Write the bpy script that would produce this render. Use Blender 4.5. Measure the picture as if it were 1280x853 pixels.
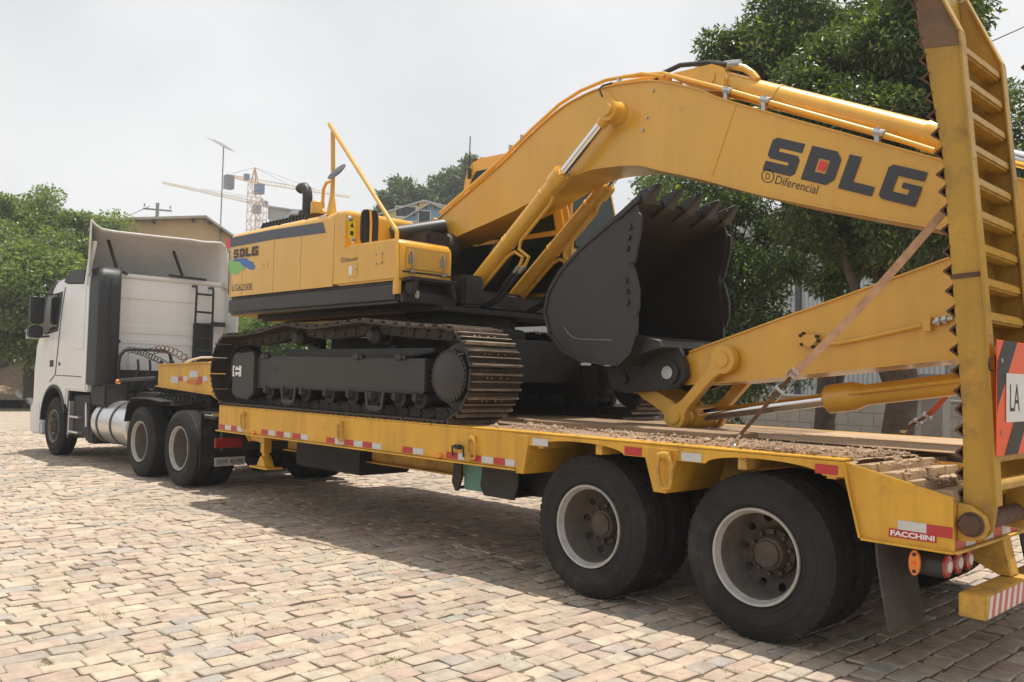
import bpy, bmesh, math, random
import numpy as np
from mathutils import Vector, Matrix
random.seed(7); np.random.seed(7)
for o in list(bpy.data.objects): bpy.data.objects.remove(o)
sc = bpy.context.scene
COL = sc.collection
rad = math.radians
# ---------------------------------------------------------------- camera
CAM = np.array([2.88839, -4.89753, 1.59928]); FPX = 1098.87
yaw, pit, rol = -0.799983, 0.0417403, 0.0251871
_f = np.array([math.sin(yaw)*math.cos(pit), math.cos(yaw)*math.cos(pit), math.sin(pit)])
_r0 = np.array([math.cos(yaw), -math.sin(yaw), 0.0]); _u0 = np.cross(_r0, _f)
_r = _r0*math.cos(rol)+_u0*math.sin(rol); _u = -_r0*math.sin(rol)+_u0*math.cos(rol)
cam = bpy.data.cameras.new('camera'); co = bpy.data.objects.new('camera', cam); COL.objects.link(co)
cam.sensor_width = 36; cam.lens = FPX/1280*36; cam.clip_start = .05; cam.clip_end = 3000
mw = Matrix([[_r[i], _u[i], -_f[i], CAM[i]] for i in range(3)]+[[0, 0, 0, 1]])
co.matrix_world = mw
sc.camera = co
# ---------------------------------------------------------------- light
SUN = Vector((-.03, .135, 1)).normalized()
el = math.asin(SUN.z); az = math.atan2(SUN.x, SUN.y)
w = bpy.data.worlds.new('World'); sc.world = w; w.use_nodes = True
nt = w.node_tree; nt.nodes.clear()
N = nt.nodes.new; L = nt.links.new
sky = N('ShaderNodeTexSky'); sky.sky_type = 'NISHITA'; sky.sun_disc = False
sky.sun_elevation = el; sky.sun_rotation = az; sky.air_density = 1.3; sky.dust_density = 4; sky.ozone_density = 1
tc = N('ShaderNodeTexCoord'); ns = N('ShaderNodeTexNoise'); ns.inputs['Scale'].default_value = 1.9; ns.inputs['Detail'].default_value = 5
ns.inputs['Roughness'].default_value = .45
rp = N('ShaderNodeValToRGB'); rp.color_ramp.elements[0].position = .36; rp.color_ramp.elements[1].position = .64
rp.color_ramp.elements[0].color = (6.3, 6.5, 6.8, 1); rp.color_ramp.elements[1].color = (9.6, 9.6, 9.6, 1)
mx = N('ShaderNodeMix'); mx.data_type = 'RGBA'; mx.inputs['Factor'].default_value = .9
bg = N('ShaderNodeBackground'); bg.inputs['Strength'].default_value = .094
wo = N('ShaderNodeOutputWorld')
L(tc.outputs['Generated'], ns.inputs['Vector']); L(ns.outputs['Fac'], rp.inputs['Fac'])
L(sky.outputs['Color'], mx.inputs['A']); L(rp.outputs['Color'], mx.inputs['B'])
L(mx.outputs['Result'], bg.inputs['Color']); L(bg.outputs[0], wo.inputs[0])
sl = bpy.data.lights.new('sun', 'SUN'); sl.energy = 5.0; sl.angle = rad(.8); sl.color = (1, .94, .84)
so = bpy.data.objects.new('sun', sl); COL.objects.link(so); so.location = (0, 0, 60)
so.rotation_euler = SUN.to_track_quat('Z', 'Y').to_euler()
vs = sc.view_settings; vs.view_transform = 'Standard'; vs.look = 'None'; vs.exposure = .18; vs.gamma = 1; vs.use_curve_mapping = False
sc.render.engine = 'CYCLES'
# ---------------------------------------------------------------- pixel -> place helpers
def ray(px, py): return _f+_r*(px-640)/FPX-_u*(py-426.5)/FPX
def at(px, py, ax, v):
    d = ray(px, py); t = (v-CAM[ax])/d[ax]; return CAM+d*t
def B(px, py, y):                     # (x, z) where the pixel's ray meets the upright plane at that y
    p = at(px, py, 1, y); return (float(p[0]), float(p[2]))
def BX(px, py, x):
    p = at(px, py, 0, x); return (float(p[1]), float(p[2]))
def G(px, py, z=0):
    p = at(px, py, 2, z); return (float(p[0]), float(p[1]))
def D(px, py, dep): return CAM+ray(px, py)*dep
def proj(P):
    d = np.asarray(P, float)-CAM; z = d@_f
    return 640+FPX*(d@_r)/z, 426.5-FPX*(d@_u)/z, z
# ---------------------------------------------------------------- materials
def rgb(h): return tuple(((c/12.92) if c <= .04045 else ((c+.055)/1.055)**2.4) for c in [int(h[i:i+2], 16)/255 for i in (0, 2, 4)])
MATS = {}
def mat(name, col, rough=.5, metal=0., var=.12, vs=2.5, bump=0., bs=40., coat=0., dirt=0., dcol=(.16, .11, .07), ds=1.6, spec=.5, trans=0., attr=None, em=None, streak=0.):
    m = bpy.data.materials.new(name); m.use_nodes = True; n = m.node_tree; N = n.nodes.new; L = n.links.new
    p = n.nodes['Principled BSDF']; c = tuple(col)[:3]
    p.inputs['Roughness'].default_value = rough; p.inputs['Metallic'].default_value = metal
    p.inputs['Specular IOR Level'].default_value = spec
    if coat: p.inputs['Coat Weight'].default_value = coat; p.inputs['Coat Roughness'].default_value = .12
    if trans: p.inputs['Transmission Weight'].default_value = trans
    t = N('ShaderNodeTexCoord'); a = N('ShaderNodeTexNoise'); a.inputs['Scale'].default_value = vs; a.inputs['Detail'].default_value = 8; a.inputs['Roughness'].default_value = .65
    L(t.outputs['Object'], a.inputs['Vector'])
    r = N('ShaderNodeValToRGB'); r.color_ramp.elements[0].position = .3; r.color_ramp.elements[1].position = .7
    r.color_ramp.elements[0].color = tuple(x*(1-var) for x in c)+(1,); r.color_ramp.elements[1].color = tuple(min(1, x*(1+var)) for x in c)+(1,)
    L(a.outputs['Fac'], r.inputs['Fac']); out = r.outputs['Color']
    if attr:
        at_ = N('ShaderNodeAttribute'); at_.attribute_name = attr
        q = N('ShaderNodeMix'); q.data_type = 'RGBA'; q.blend_type = 'MULTIPLY'; q.inputs['Factor'].default_value = 1
        L(out, q.inputs['A']); L(at_.outputs['Color'], q.inputs['B']); out = q.outputs['Result']
    if streak:
        mp_ = N('ShaderNodeMapping'); mp_.inputs['Scale'].default_value = (5, 5, .45); L(t.outputs['Object'], mp_.inputs['Vector'])
        b = N('ShaderNodeTexNoise'); b.inputs['Scale'].default_value = 1; b.inputs['Detail'].default_value = 9; b.inputs['Roughness'].default_value = .7; L(mp_.outputs[0], b.inputs['Vector'])
        k = N('ShaderNodeValToRGB'); k.color_ramp.elements[0].position = .45; k.color_ramp.elements[1].position = .78; k.color_ramp.elements[0].color = (1, 1, 1, 1); k.color_ramp.elements[1].color = (1-streak, 1-streak*1.05, 1-streak, 1); L(b.outputs['Fac'], k.inputs['Fac'])
        q = N('ShaderNodeMix'); q.data_type = 'RGBA'; q.blend_type = 'MULTIPLY'; q.inputs['Factor'].default_value = 1; L(out, q.inputs['A']); L(k.outputs['Color'], q.inputs['B']); out = q.outputs['Result']
    if dirt:
        b = N('ShaderNodeTexNoise'); b.inputs['Scale'].default_value = ds; b.inputs['Detail'].default_value = 12; b.inputs['Roughness'].default_value = .75
        L(t.outputs['Object'], b.inputs['Vector'])
        k = N('ShaderNodeValToRGB'); k.color_ramp.elements[0].position = .72-.45*dirt; k.color_ramp.elements[1].position = .9-.3*dirt
        L(b.outputs['Fac'], k.inputs['Fac'])
        q = N('ShaderNodeMix'); q.data_type = 'RGBA'; L(k.outputs['Color'], q.inputs['Factor']); L(out, q.inputs['A']); q.inputs['B'].default_value = tuple(dcol)+(1,)
        out = q.outputs['Result']
        ad = N('ShaderNodeMath'); ad.operation = 'MULTIPLY_ADD'; L(k.outputs['Color'], ad.inputs[0]); ad.inputs[1].default_value = .9-rough; ad.inputs[2].default_value = rough
        L(ad.outputs[0], p.inputs['Roughness'])
    L(out, p.inputs['Base Color'])
    if em: p.inputs['Emission Color'].default_value = tuple(em[:3])+(1,); p.inputs['Emission Strength'].default_value = em[3]
    if bump:
        b = N('ShaderNodeTexNoise'); b.inputs['Scale'].default_value = bs; b.inputs['Detail'].default_value = 6; L(t.outputs['Object'], b.inputs['Vector'])
        bb = N('ShaderNodeBump'); bb.inputs['Strength'].default_value = bump; bb.inputs['Distance'].default_value = .02
        L(b.outputs['Fac'], bb.inputs['Height']); L(bb.outputs[0], p.inputs['Normal'])
    MATS[name] = m; return m
mat('exc_yellow', (.72, .39, .042), .30, 0, .06, 1.2, .03, 220, .4, .2, (.42, .29, .13), 2.2, streak=.13)
mat('trl_yellow', (.68, .365, .03), .42, 0, .09, 2.0, .05, 90, .2, .34, (.31, .18, .07), 2.6, streak=.35)
mat('worn_yellow', (.60, .34, .045), .6, 0, .2, 2.5, .12, 60, 0, .55, (.17, .10, .055), 3.2)
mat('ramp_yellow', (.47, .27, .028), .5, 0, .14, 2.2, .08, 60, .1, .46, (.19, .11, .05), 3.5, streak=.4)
mat('charcoal', (.029, .0255, .024), .5, 0, .12, 3, .06, 150, .05, .2, (.10, .08, .065), 2.5)
mat('under_black', (.022, .020, .019), .6, 0, .25, 4, .1, 60, 0, .35, (.085, .062, .045), 3)
mat('grouser', (.34, .28, .225), .42, .6, .4, 9, .2, 45, 0, .45, (.12, .08, .055), 7)
mat('track_steel', (.050, .038, .030), .55, .4, .35, 7, .2, 45, 0, .5, (.16, .10, .062), 6)
mat('rust', (.115, .058, .036), .85, .1, .3, 9, .4, 60, 0, .4, (.20, .115, .06), 8)
mat('rubber', (.022, .021, .021), .82, 0, .25, 5, .15, 120, 0, .45, (.075, .065, .055), 3, .3)
mat('rim_grey', (.17, .15, .13), .55, .2, .25, 7, .08, 60, 0, .5, (.12, .085, .06), 6)
mat('hub_dirty', (.075, .06, .048), .75, .1, .3, 9, .25, 60, 0, .5, (.14, .1, .07), 6)
mat('tip_rust', (.21, .125, .07), .8, 0, .25, 5, .3, 40, 0, .5, (.11, .06, .04), 5, streak=.3)
mat('rim_edge', (.40, .38, .35), .45, .1, .2, 9, .06, 60, 0, .35, (.22, .17, .13), 9)
mat('white_paint', (.80, .80, .79), .3, 0, .03, 1, 0, 40, .3, .16, (.56, .53, .48), 1.8, streak=.10)
mat('white_plastic', (.70, .70, .70), .5, 0, .05, 1.4, .02, 50, 0, .25, (.46, .45, .42), 2, streak=.12)
mat('black_plastic', (.022, .023, .026), .5, 0, .15, 3, .05, 90, 0, .2, (.07, .065, .06), 3)
mat('chassis', (.024, .022, .021), .7, 0, .3, 5, .15, 50, 0, .45, (.075, .06, .045), 4)
mat('chrome', (.78, .78, .80), .12, 1, .03)
mat('steel', (.45, .45, .45), .35, 1, .15, 8, 0, 40, 0, .2, (.2, .15, .1), 8)
mat('aluminium', (.68, .68, .68), .33, .9, .06, 3, .03, 30, 0, .15, (.35, .32, .28), 3)
mat('glass_dark', (.014, .018, .018), .12, 0, .1, 1, spec=.35)
mat('glass_cab', (.012, .02, .016), .1, 0, .3, 2, spec=.3)
mat('flap', (.062, .052, .044), .85, 0, .25, 5, .1, 60, 0, .4, (.11, .085, .065), 4)
mat('soiled_steel', (.40, .285, .18), .85, 0, .2, 4, .3, 60, 0, .4, (.52, .32, .07), 2.2)
mat('wood', (.25, .165, .10), .85, 0, .35, 6, .4, 30, 0, .6, (.27, .19, .125), 5)
mat('soil', (.40, .28, .185), .95, 0, .3, 5, .9, 50, 0, .55, (.20, .13, .085), 7)
mat('clod', (.35, .245, .165), .95, 0, .4, 22, .5, 60)
mat('red_tape', (.46, .035, .035), .35, 0, .12, 30, 0, 40, 0, .2, (.25, .12, .09), 9)
mat('white_tape', (.56, .56, .55), .35, 0, .1, 30, 0, 40, 0, .3, (.36, .31, .25), 9)
mat('red_paint', (.45, .03, .03), .4, 0, .1)
mat('decal_grey', (.045, .047, .055), .5, 0, .05)
mat('decal_stripe', (.085, .095, .125), .5, 0, .05)
mat('decal_red', (.70, .05, .06), .45, 0, .05)
mat('decal_green', (.22, .52, .14), .45, 0, .05)
mat('decal_blue', (.05, .17, .46), .45, 0, .05)
mat('decal_white', (.75, .75, .73), .45, 0, .05)
mat('decal_yellow', (.80, .62, .03), .45, 0, .05)
mat('decal_black', (.02, .02, .02), .5, 0, .05)
mat('plate_grey', (.42, .42, .41), .45, 0, .1, 8, 0, 40, 0, .35, (.2, .17, .14), 8)
mat('sign_orange', (.85, .10, .02), .4, 0, .04, 4)
mat('amber', (.75, .22, .02), .2, 0, .1, 10, coat=.5)
mat('lamp_red', (.30, .02, .02), .25, 0, .15, 12, coat=.4, dirt=.3)
mat('lamp_white', (.55, .5, .47), .3, 0, .15, 12, dirt=.3)
mat('strap', (.54, .32, .19), .85, 0, .25, 14, .3, 160, 0, .35, (.28, .15, .08), 9)
mat('strap_red', (.42, .09, .04), .85, 0, .25, 14, .3, 160)
mat('green_box', (.10, .24, .19), .6, 0, .2, 5, .1, 50, 0, .3)
mat('hose', (.02, .02, .02), .45, 0, .1)
mat('red_hose', (.09, .025, .02), .5, 0, .1)
mat('bark', (.085, .062, .047), .9, 0, .4, 7, .7, 22)
mat('stucco', (.60, .43, .25), .9, 0, .06, 1.5, .15, 60, 0, .25, (.42, .26, .12), .5)
mat('stucco_yellow', (.62, .47, .22), .9, 0, .08, 1.5, .1, 30)
mat('blue_wall', (.19, .33, .42), .85, 0, .07, 1.2, .08, 30)
mat('roof_tile', (.48, .43, .39), .9, 0, .2, 3, .3, 20)
mat('grey_roof', (.42, .42, .41), .8, 0, .12, 2, .1, 20)
mat('concrete', (.30, .275, .25), .92, 0, .18, 1.5, .3, 30, 0, .45, (.16, .14, .12), .9)
mat('cladding', (.44, .46, .48), .5, .2, .06, .8, .03, 20, 0, .3, (.30, .29, .28), .6)
mat('crane_yellow', (.62, .33, .10), .6, 0, .1)
mat('crane_white', (.55, .42, .28), .6, 0, .1)
mat('crane_blue', (.06, .12, .28), .5, 0, .1)
mat('grey_pole', (.30, .29, .28), .8, 0, .15, 4)
mat('rope_white', (.55, .53, .48), .8, 0, .1, 20)
# ---------------------------------------------------------------- mesh builder
WM = {}
class MB:
    def __init__(s): s.v = []; s.f = []; s.m = []
    def add(s, v, f, mi=0):
        k = len(s.v); s.v += [tuple(map(float, p)) for p in v]; s.f += [tuple(i+k for i in q) for q in f]; s.m += [mi]*len(f); return s
    def box(s, x0, x1, y0, y1, z0, z1, mi=0):
        v = [(x, y, z) for x in (x0, x1) for y in (y0, y1) for z in (z0, z1)]
        return s.add(v, [(0, 1, 3, 2), (4, 6, 7, 5), (0, 4, 5, 1), (2, 3, 7, 6), (0, 2, 6, 4), (1, 5, 7, 3)], mi)
    def ext(s, pts, a, b, axis=1, mi=0):
        n = len(pts)
        def P(p, t): return {1: (p[0], t, p[1]), 0: (t, p[0], p[1]), 2: (p[0], p[1], t)}[axis]
        v = [P(p, a) for p in pts]+[P(p, b) for p in pts]
        return s.add(v, [tuple(range(n)), tuple(range(2*n-1, n-1, -1))]+[(i, (i+1) % n, n+(i+1) % n, n+i) for i in range(n)], mi)
    def loft(s, A, Bq, mi=0, caps=True):
        n = len(A); f = [(i, (i+1) % n, n+(i+1) % n, n+i) for i in range(n)]
        if caps: f += [tuple(range(n)), tuple(range(2*n-1, n-1, -1))]
        return s.add(list(A)+list(Bq), f, mi)
    def frame(s, d):
        d = Vector(d).normalized(); a = Vector((0, 0, 1)) if abs(d.z) < .9 else Vector((1, 0, 0))
        u = d.cross(a).normalized(); return d, u, d.cross(u)
    def cyl(s, p0, p1, r0, r1=None, n=16, mi=0, caps=True):
        r1 = r0 if r1 is None else r1; p0 = Vector(p0); p1 = Vector(p1); d, u, w = s.frame(p1-p0)
        c = [(math.cos(2*math.pi*i/n), math.sin(2*math.pi*i/n)) for i in range(n)]
        return s.loft([p0+(u*a+w*b)*r0 for a, b in c], [p1+(u*a+w*b)*r1 for a, b in c], mi, caps)
    def lathe(s, prof, org, axis, n=32, mi=0):      # prof: (radius, distance along axis)
        d, u, w = s.frame(axis); org = Vector(org); v = []; f = []; k = len(prof)
        for i in range(n):
            a = 2*math.pi*i/n
            for r, h in prof: v.append(org+d*h+(u*math.cos(a)+w*math.sin(a))*r)
        for i in range(n):
            j = (i+1) % n
            for q in range(k-1): f.append((i*k+q, i*k+q+1, j*k+q+1, j*k+q))
        return s.add(v, f, mi)
    def tube(s, path, r, n=8, mi=0, closed=False):
        P = [Vector(p) for p in path]; m = len(P); v = []; f = []; u = None
        for i in range(m):
            a = P[i-1] if (i or closed) else P[0]; b = P[(i+1) % m] if (i < m-1 or closed) else P[-1]
            d = (b-a).normalized()
            if u is None: u = s.frame(d)[1]
            u = (u-d*u.dot(d)).normalized(); w = d.cross(u); rr = r[i] if isinstance(r, (list, tuple)) else r
            v += [P[i]+(u*math.cos(2*math.pi*k/n)+w*math.sin(2*math.pi*k/n))*rr for k in range(n)]
        for i in range(m if closed else m-1):
            j = (i+1) % m
            for k in range(n): f.append((i*n+k, i*n+(k+1) % n, j*n+(k+1) % n, j*n+k))
        if not closed: f += [tuple(range(n-1, -1, -1)), tuple((m-1)*n+k for k in range(n))]
        return s.add(v, f, mi)
    def strip(s, path, wv, th, mi=0):                # flat strap: path points, half width vector, thickness vector
        wv = Vector(wv); th = Vector(th); P = [Vector(p) for p in path]
        for a, b in zip(P[:-1], P[1:]):
            A = [a-wv, a+wv, a+wv+th, a-wv+th]; Q = [b-wv, b+wv, b+wv+th, b-wv+th]; s.loft(A, Q, mi)
        return s
    def mesh(s, name, mats, bevel=0, seg=2, ang=35, recalc=True):
        me = bpy.data.meshes.new(name); me.from_pydata(s.v, [], s.f)
        for i, q in enumerate(s.m): me.polygons[i].material_index = q
        if bevel or recalc:
            bm = bmesh.new(); bm.from_mesh(me)
            if recalc: bmesh.ops.recalc_face_normals(bm, faces=bm.faces)
            if bevel:
                e = [x for x in bm.edges if len(x.link_faces) == 2 and x.calc_face_angle() > .5]
                if e: bmesh.ops.bevel(bm, geom=e, offset=bevel, segments=seg, affect='EDGES', clamp_overlap=True)
            bm.to_mesh(me); bm.free()
        for m in (mats if isinstance(mats, (list, tuple)) else [mats]): me.materials.append(MATS[m])
        me.polygons.foreach_set('use_smooth', [True]*len(me.polygons)); me.set_sharp_from_angle(angle=rad(ang))
        return me
    def build(s, name, mats, parent=None, bevel=0, seg=2, M=None, **k):
        return put(name, s.mesh(name, mats, bevel, seg, **k), parent, M)
def put(name, me, parent=None, M=None, **props):
    o = bpy.data.objects.new(name, me); COL.objects.link(o); M = Matrix(M) if M is not None else Matrix()
    if parent is not None:
        o.parent = parent; o.matrix_parent_inverse = WM[parent.name].inverted()
    o.matrix_basis = M; WM[o.name] = M
    for k, v in props.items(): o[k] = v
    return o
def thing(name, loc, label, cat, group=None, M=None):
    o = put(name, None, None, Matrix.Translation(loc) if M is None else M); o.empty_display_size = .3
    return tag(o, label, cat, group)
def tag(o, label, cat, group=None):
    o['label'] = label; o['category'] = cat
    if group: o['group'] = group
    return o
def struct(o): o['kind'] = 'structure'; return o
def copy_tree(o, M, parent=None):
    c = o.copy(); COL.objects.link(c); WM[c.name] = M
    if parent is not None: c.parent = parent; c.matrix_parent_inverse = WM[parent.name].inverted()
    c.matrix_basis = M
    for ch in list(o.children):
        copy_tree(ch, M @ WM[o.name].inverted() @ WM[ch.name], c)
    return c
# ---------------------------------------------------------------- flat print on planes
def text_poly(body, bold=0.0):
    cu = bpy.data.curves.new('tmp', 'FONT'); cu.body = body; cu.size = 1; cu.fill_mode = 'FRONT'; cu.offset = bold
    ob = bpy.data.objects.new('tmp', cu); COL.objects.link(ob)
    dg = bpy.context.evaluated_depsgraph_get(); me = bpy.data.meshes.new_from_object(ob.evaluated_get(dg))
    v = np.array([x.co[:2] for x in me.vertices]); f = [tuple(p.vertices) for p in me.polygons]
    bpy.data.objects.remove(ob); bpy.data.curves.remove(cu); bpy.data.meshes.remove(me)
    lo = v.min(0); hi = v.max(0); return (v-lo)/(hi-lo), f
def onquad(uv, q):        # q: BL, BR, TR, TL pixels -> pixels by bilinear
    q = np.array(q, float); u = uv[:, :1]; v = uv[:, 1:2]
    return q[0]*(1-u)*(1-v)+q[1]*u*(1-v)+q[2]*u*v+q[3]*(1-u)*v
def flat(uvs, faces, quad, ax, val, out=.003):
    px = onquad(np.asarray(uvs, float), quad); P = [at(a, b, ax, val) for a, b in px]
    d = np.zeros(3); d[ax] = out if (ax == 0) else -out
    mb = MB(); n = len(P); V = [p+d for p in P]
    return V, faces
def decal(name, mats, parent, layers, quad, ax, val, out=.003):
    """layers: list of (uv, faces, material index) printed on one plane, thin film set slightly proud"""
    mb = MB()
    for k, (uv, fs, mi) in enumerate(layers):
        V, F = flat(uv, fs, quad, ax, val, out+.001*k); mb.add(V, F, mi)
    return mb.build(name, mats, parent, recalc=False)
def rect(u0, u1, v0, v1): return [(u0, v0), (u1, v0), (u1, v1), (u0, v1)]
SDLG = {'S': [[(0, 0), (.88, 0), (1, .1), (1, .52), (.9, .62), (.3, .62), (.3, .72), (1, .72), (1, 1), (.12, 1), (0, .9), (0, .45), (.1, .37), (.7, .37), (.7, .28), (0, .28)]],
        'D': [rect(0, .33, 0, 1), [(.33, 0), (.8, 0), (1, .2), (.68, .3), (.33, .3)], [(.68, .3), (1, .2), (1, .8), (.68, .7)], [(.33, .7), (.68, .7), (1, .8), (.8, 1), (.33, 1)]],
        'L': [[(0, 0), (1, 0), (1, .27), (.35, .27), (.35, 1), (0, 1)]],
        'G': [[(0, .1), (.1, 0), (.3, 0), (.3, 1), (.1, 1), (0, .9)], rect(.3, 1, .73, 1), rect(.3, 1, 0, .27), [(.72, .27), (1, .27), (1, .58), (.5, .58), (.5, .42), (.72, .42)]]}
def sdlg_layers():
    out = []
    for ch, a, b in (('S', 0, .205), ('D', .25, .455), ('L', .495, .715), ('G', .755, 1)):
        for poly in SDLG[ch]:
            out.append(([(a+(b-a)*u, v) for u, v in poly], [tuple(range(len(poly)))], 0))
    out.append((rect(.25+.205*.40, .25+.205*.63, .36, .64), [(0, 1, 2, 3)], 1))
    return out
# ================================================================= GROUND
FW2 = np.array([math.sin(yaw), math.cos(yaw)])
def hill(x, y):
    u = (x-CAM[0])*FW2[0]+(y-CAM[1])*FW2[1]
    t = np.clip((u-36)/110, 0, 1); return 17*(t*t*(3-2*t))*.55+17*.45*t
def grid_mesh(name, xs, ys, hf, matname):
    X, Y = np.meshgrid(xs, ys, indexing='ij'); Z = hf(X, Y); nx, ny = X.shape
    V = np.stack([X, Y, Z], -1).reshape(-1, 3); i = np.arange(nx*ny).reshape(nx, ny)
    F = np.stack([i[:-1, :-1], i[1:, :-1], i[1:, 1:], i[:-1, 1:]], -1).reshape(-1, 4)
    me = bpy.data.meshes.new(name); me.from_pydata(V.tolist(), [], F.tolist()); me.materials.append(MATS[matname])
    me.polygons.foreach_set('use_smooth', [True]*len(me.polygons)); return me
def np_mesh(name, V, F, mats, tint=None, smooth=False):
    me = bpy.data.meshes.new(name); nv = len(V); F = np.asarray(F); k = F.shape[1]
    me.vertices.add(nv); me.vertices.foreach_set('co', np.asarray(V, np.float32).ravel())
    me.loops.add(F.size); me.loops.foreach_set('vertex_index', F.astype(np.int32).ravel())
    me.polygons.add(len(F)); me.polygons.foreach_set('loop_start', np.arange(0, F.size, k, dtype=np.int32))
    me.update(calc_edges=True); me.validate()
    if tint is not None:
        a = me.color_attributes.new('tint', 'FLOAT_COLOR', 'POINT'); t = np.asarray(tint, np.float32)
        if t.ndim == 1: t = np.stack([t, t, t], -1)
        a.data.foreach_set('color', np.concatenate([t, np.ones((nv, 1), np.float32)], 1).ravel())
    for m in mats: me.materials.append(MATS[m])
    me.polygons.foreach_set('use_smooth', [smooth]*len(me.polygons)); return me
# earth material: dry soil with grass patches
m = mat('earth', (.20, .15, .10), .95, 0, .3, .6, .4, 6, 0, .62, (.07, .095, .03), .35)
xs = np.unique(np.concatenate([np.linspace(-360, -140, 9), np.linspace(-140, 60, 81), np.linspace(60, 150, 6)]))
ys = np.unique(np.concatenate([np.linspace(-150, -60, 6), np.linspace(-60, 140, 81), np.linspace(140, 360, 9)]))
struct(put('ground', grid_mesh('ground', xs, ys, lambda X, Y: hill(X, Y)-.075, 'earth')))
# stone material
m = bpy.data.materials.new('sett_stone'); m.use_nodes = True; MATS['sett_stone'] = m; n = m.node_tree; N = n.nodes.new; L = n.links.new
p = n.nodes['Principled BSDF']; p.inputs['Roughness'].default_value = .78; p.inputs['Specular IOR Level'].default_value = .35
a = N('ShaderNodeAttribute'); a.attribute_name = 'tint'; oi = N('ShaderNodeObjectInfo')
ad = N('ShaderNodeMath'); ad.operation = 'ADD'; L(a.outputs['Fac'], ad.inputs[0]); L(oi.outputs['Random'], ad.inputs[1])
fr = N('ShaderNodeMath'); fr.operation = 'FRACT'; L(ad.outputs[0], fr.inputs[0])
cr = N('ShaderNodeValToRGB'); e = cr.color_ramp.elements
cols = [(0, (0.400, 0.327, 0.262)), (.14, (0.354, 0.297, 0.244)), (.28, (0.447, 0.375, 0.299)), (.42, (0.389, 0.309, 0.256)), (.52, (0.342, 0.315, 0.268)), (.62, (0.476, 0.399, 0.317)), (.74, (0.365, 0.280, 0.238)), (.84, (0.307, 0.292, 0.275)), (.92, (0.412, 0.345, 0.268)), (1, (0.273, 0.208, 0.183))]
e[0].position = 0; e[0].color = cols[0][1]+(1,); e[1].position = 1; e[1].color = cols[-1][1]+(1,)
for q, c in cols[1:-1]: x = e.new(q); x.color = c+(1,)
L(fr.outputs[0], cr.inputs['Fac'])
g = N('ShaderNodeNewGeometry')
n1 = N('ShaderNodeTexNoise'); n1.inputs['Scale'].default_value = 9; n1.inputs['Detail'].default_value = 10; n1.inputs['Roughness'].default_value = .7; L(g.outputs['Position'], n1.inputs['Vector'])
r1 = N('ShaderNodeValToRGB'); r1.color_ramp.elements[0].position = .3; r1.color_ramp.elements[0].color = (.74, .72, .70, 1); r1.color_ramp.elements[1].position = .66; r1.color_ramp.elements[1].color = (1.16, 1.15, 1.14, 1)
L(n1.outputs['Fac'], r1.inputs['Fac'])
q = N('ShaderNodeMix'); q.data_type = 'RGBA'; q.blend_type = 'MULTIPLY'; q.inputs['Factor'].default_value = 1; L(cr.outputs['Color'], q.inputs['A']); L(r1.outputs['Color'], q.inputs['B'])
n2 = N('ShaderNodeTexNoise'); n2.inputs['Scale'].default_value = .7; n2.inputs['Detail'].default_value = 5; L(g.outputs['Position'], n2.inputs['Vector'])
r2 = N('ShaderNodeValToRGB'); r2.color_ramp.elements[0].position = .35; r2.color_ramp.elements[0].color = (.92, .91, .88, 1); r2.color_ramp.elements[1].position = .65; r2.color_ramp.elements[1].color = (1.12, 1.10, 1.07, 1)
L(n2.outputs['Fac'], r2.inputs['Fac'])
q2 = N('ShaderNodeMix'); q2.data_type = 'RGBA'; q2.blend_type = 'MULTIPLY'; q2.inputs['Factor'].default_value = 1; L(q.outputs['Result'], q2.inputs['A']); L(r2.outputs['Color'], q2.inputs['B'])
n4 = N('ShaderNodeTexNoise'); n4.inputs['Scale'].default_value = .45; n4.inputs['Detail'].default_value = 9; n4.inputs['Roughness'].default_value = .7; L(g.outputs['Position'], n4.inputs['Vector'])
r4 = N('ShaderNodeValToRGB'); r4.color_ramp.elements[0].position = .56; r4.color_ramp.elements[0].color = (1, 1, 1, 1); r4.color_ramp.elements[1].position = .70; r4.color_ramp.elements[1].color = (.70, .68, .66, 1); L(n4.outputs['Fac'], r4.inputs['Fac'])
q4_ = N('ShaderNodeMix'); q4_.data_type = 'RGBA'; q4_.blend_type = 'MULTIPLY'; q4_.inputs['Factor'].default_value = 1; L(q2.outputs['Result'], q4_.inputs['A']); L(r4.outputs['Color'], q4_.inputs['B'])
L(q4_.outputs['Result'], p.inputs['Base Color'])
n3 = N('ShaderNodeTexNoise'); n3.inputs['Scale'].default_value = 28; n3.inputs['Detail'].default_value = 8; L(g.outputs['Position'], n3.inputs['Vector'])
bb = N('ShaderNodeBump'); bb.inputs['Strength'].default_value = .6; bb.inputs['Distance'].default_value = .015; L(n3.outputs['Fac'], bb.inputs['Height']); L(bb.outputs[0], p.inputs['Normal'])
# joint bed: sandy earth near, the same setts as a fine pattern where they are too far to tell apart
m = bpy.data.materials.new('joint_bed'); m.use_nodes = True; MATS['joint_bed'] = m; n = m.node_tree; N = n.nodes.new; L = n.links.new
p = n.nodes['Principled BSDF']; p.inputs['Roughness'].default_value = .95
g = N('ShaderNodeNewGeometry'); mp = N('ShaderNodeMapping'); mp.inputs['Rotation'].default_value = (0, 0, rad(90)); L(g.outputs['Position'], mp.inputs['Vector'])
br = N('ShaderNodeTexBrick'); br.inputs['Scale'].default_value = 1; br.inputs['Brick Width'].default_value = .21; br.inputs['Row Height'].default_value = .14; br.inputs['Mortar Size'].default_value = .010
br.inputs['Color1'].default_value = (.43, .36, .285, 1); br.inputs['Color2'].default_value = (.33, .275, .22, 1); br.inputs['Mortar'].default_value = (.13, .11, .07, 1)
L(mp.outputs[0], br.inputs['Vector'])
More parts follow.
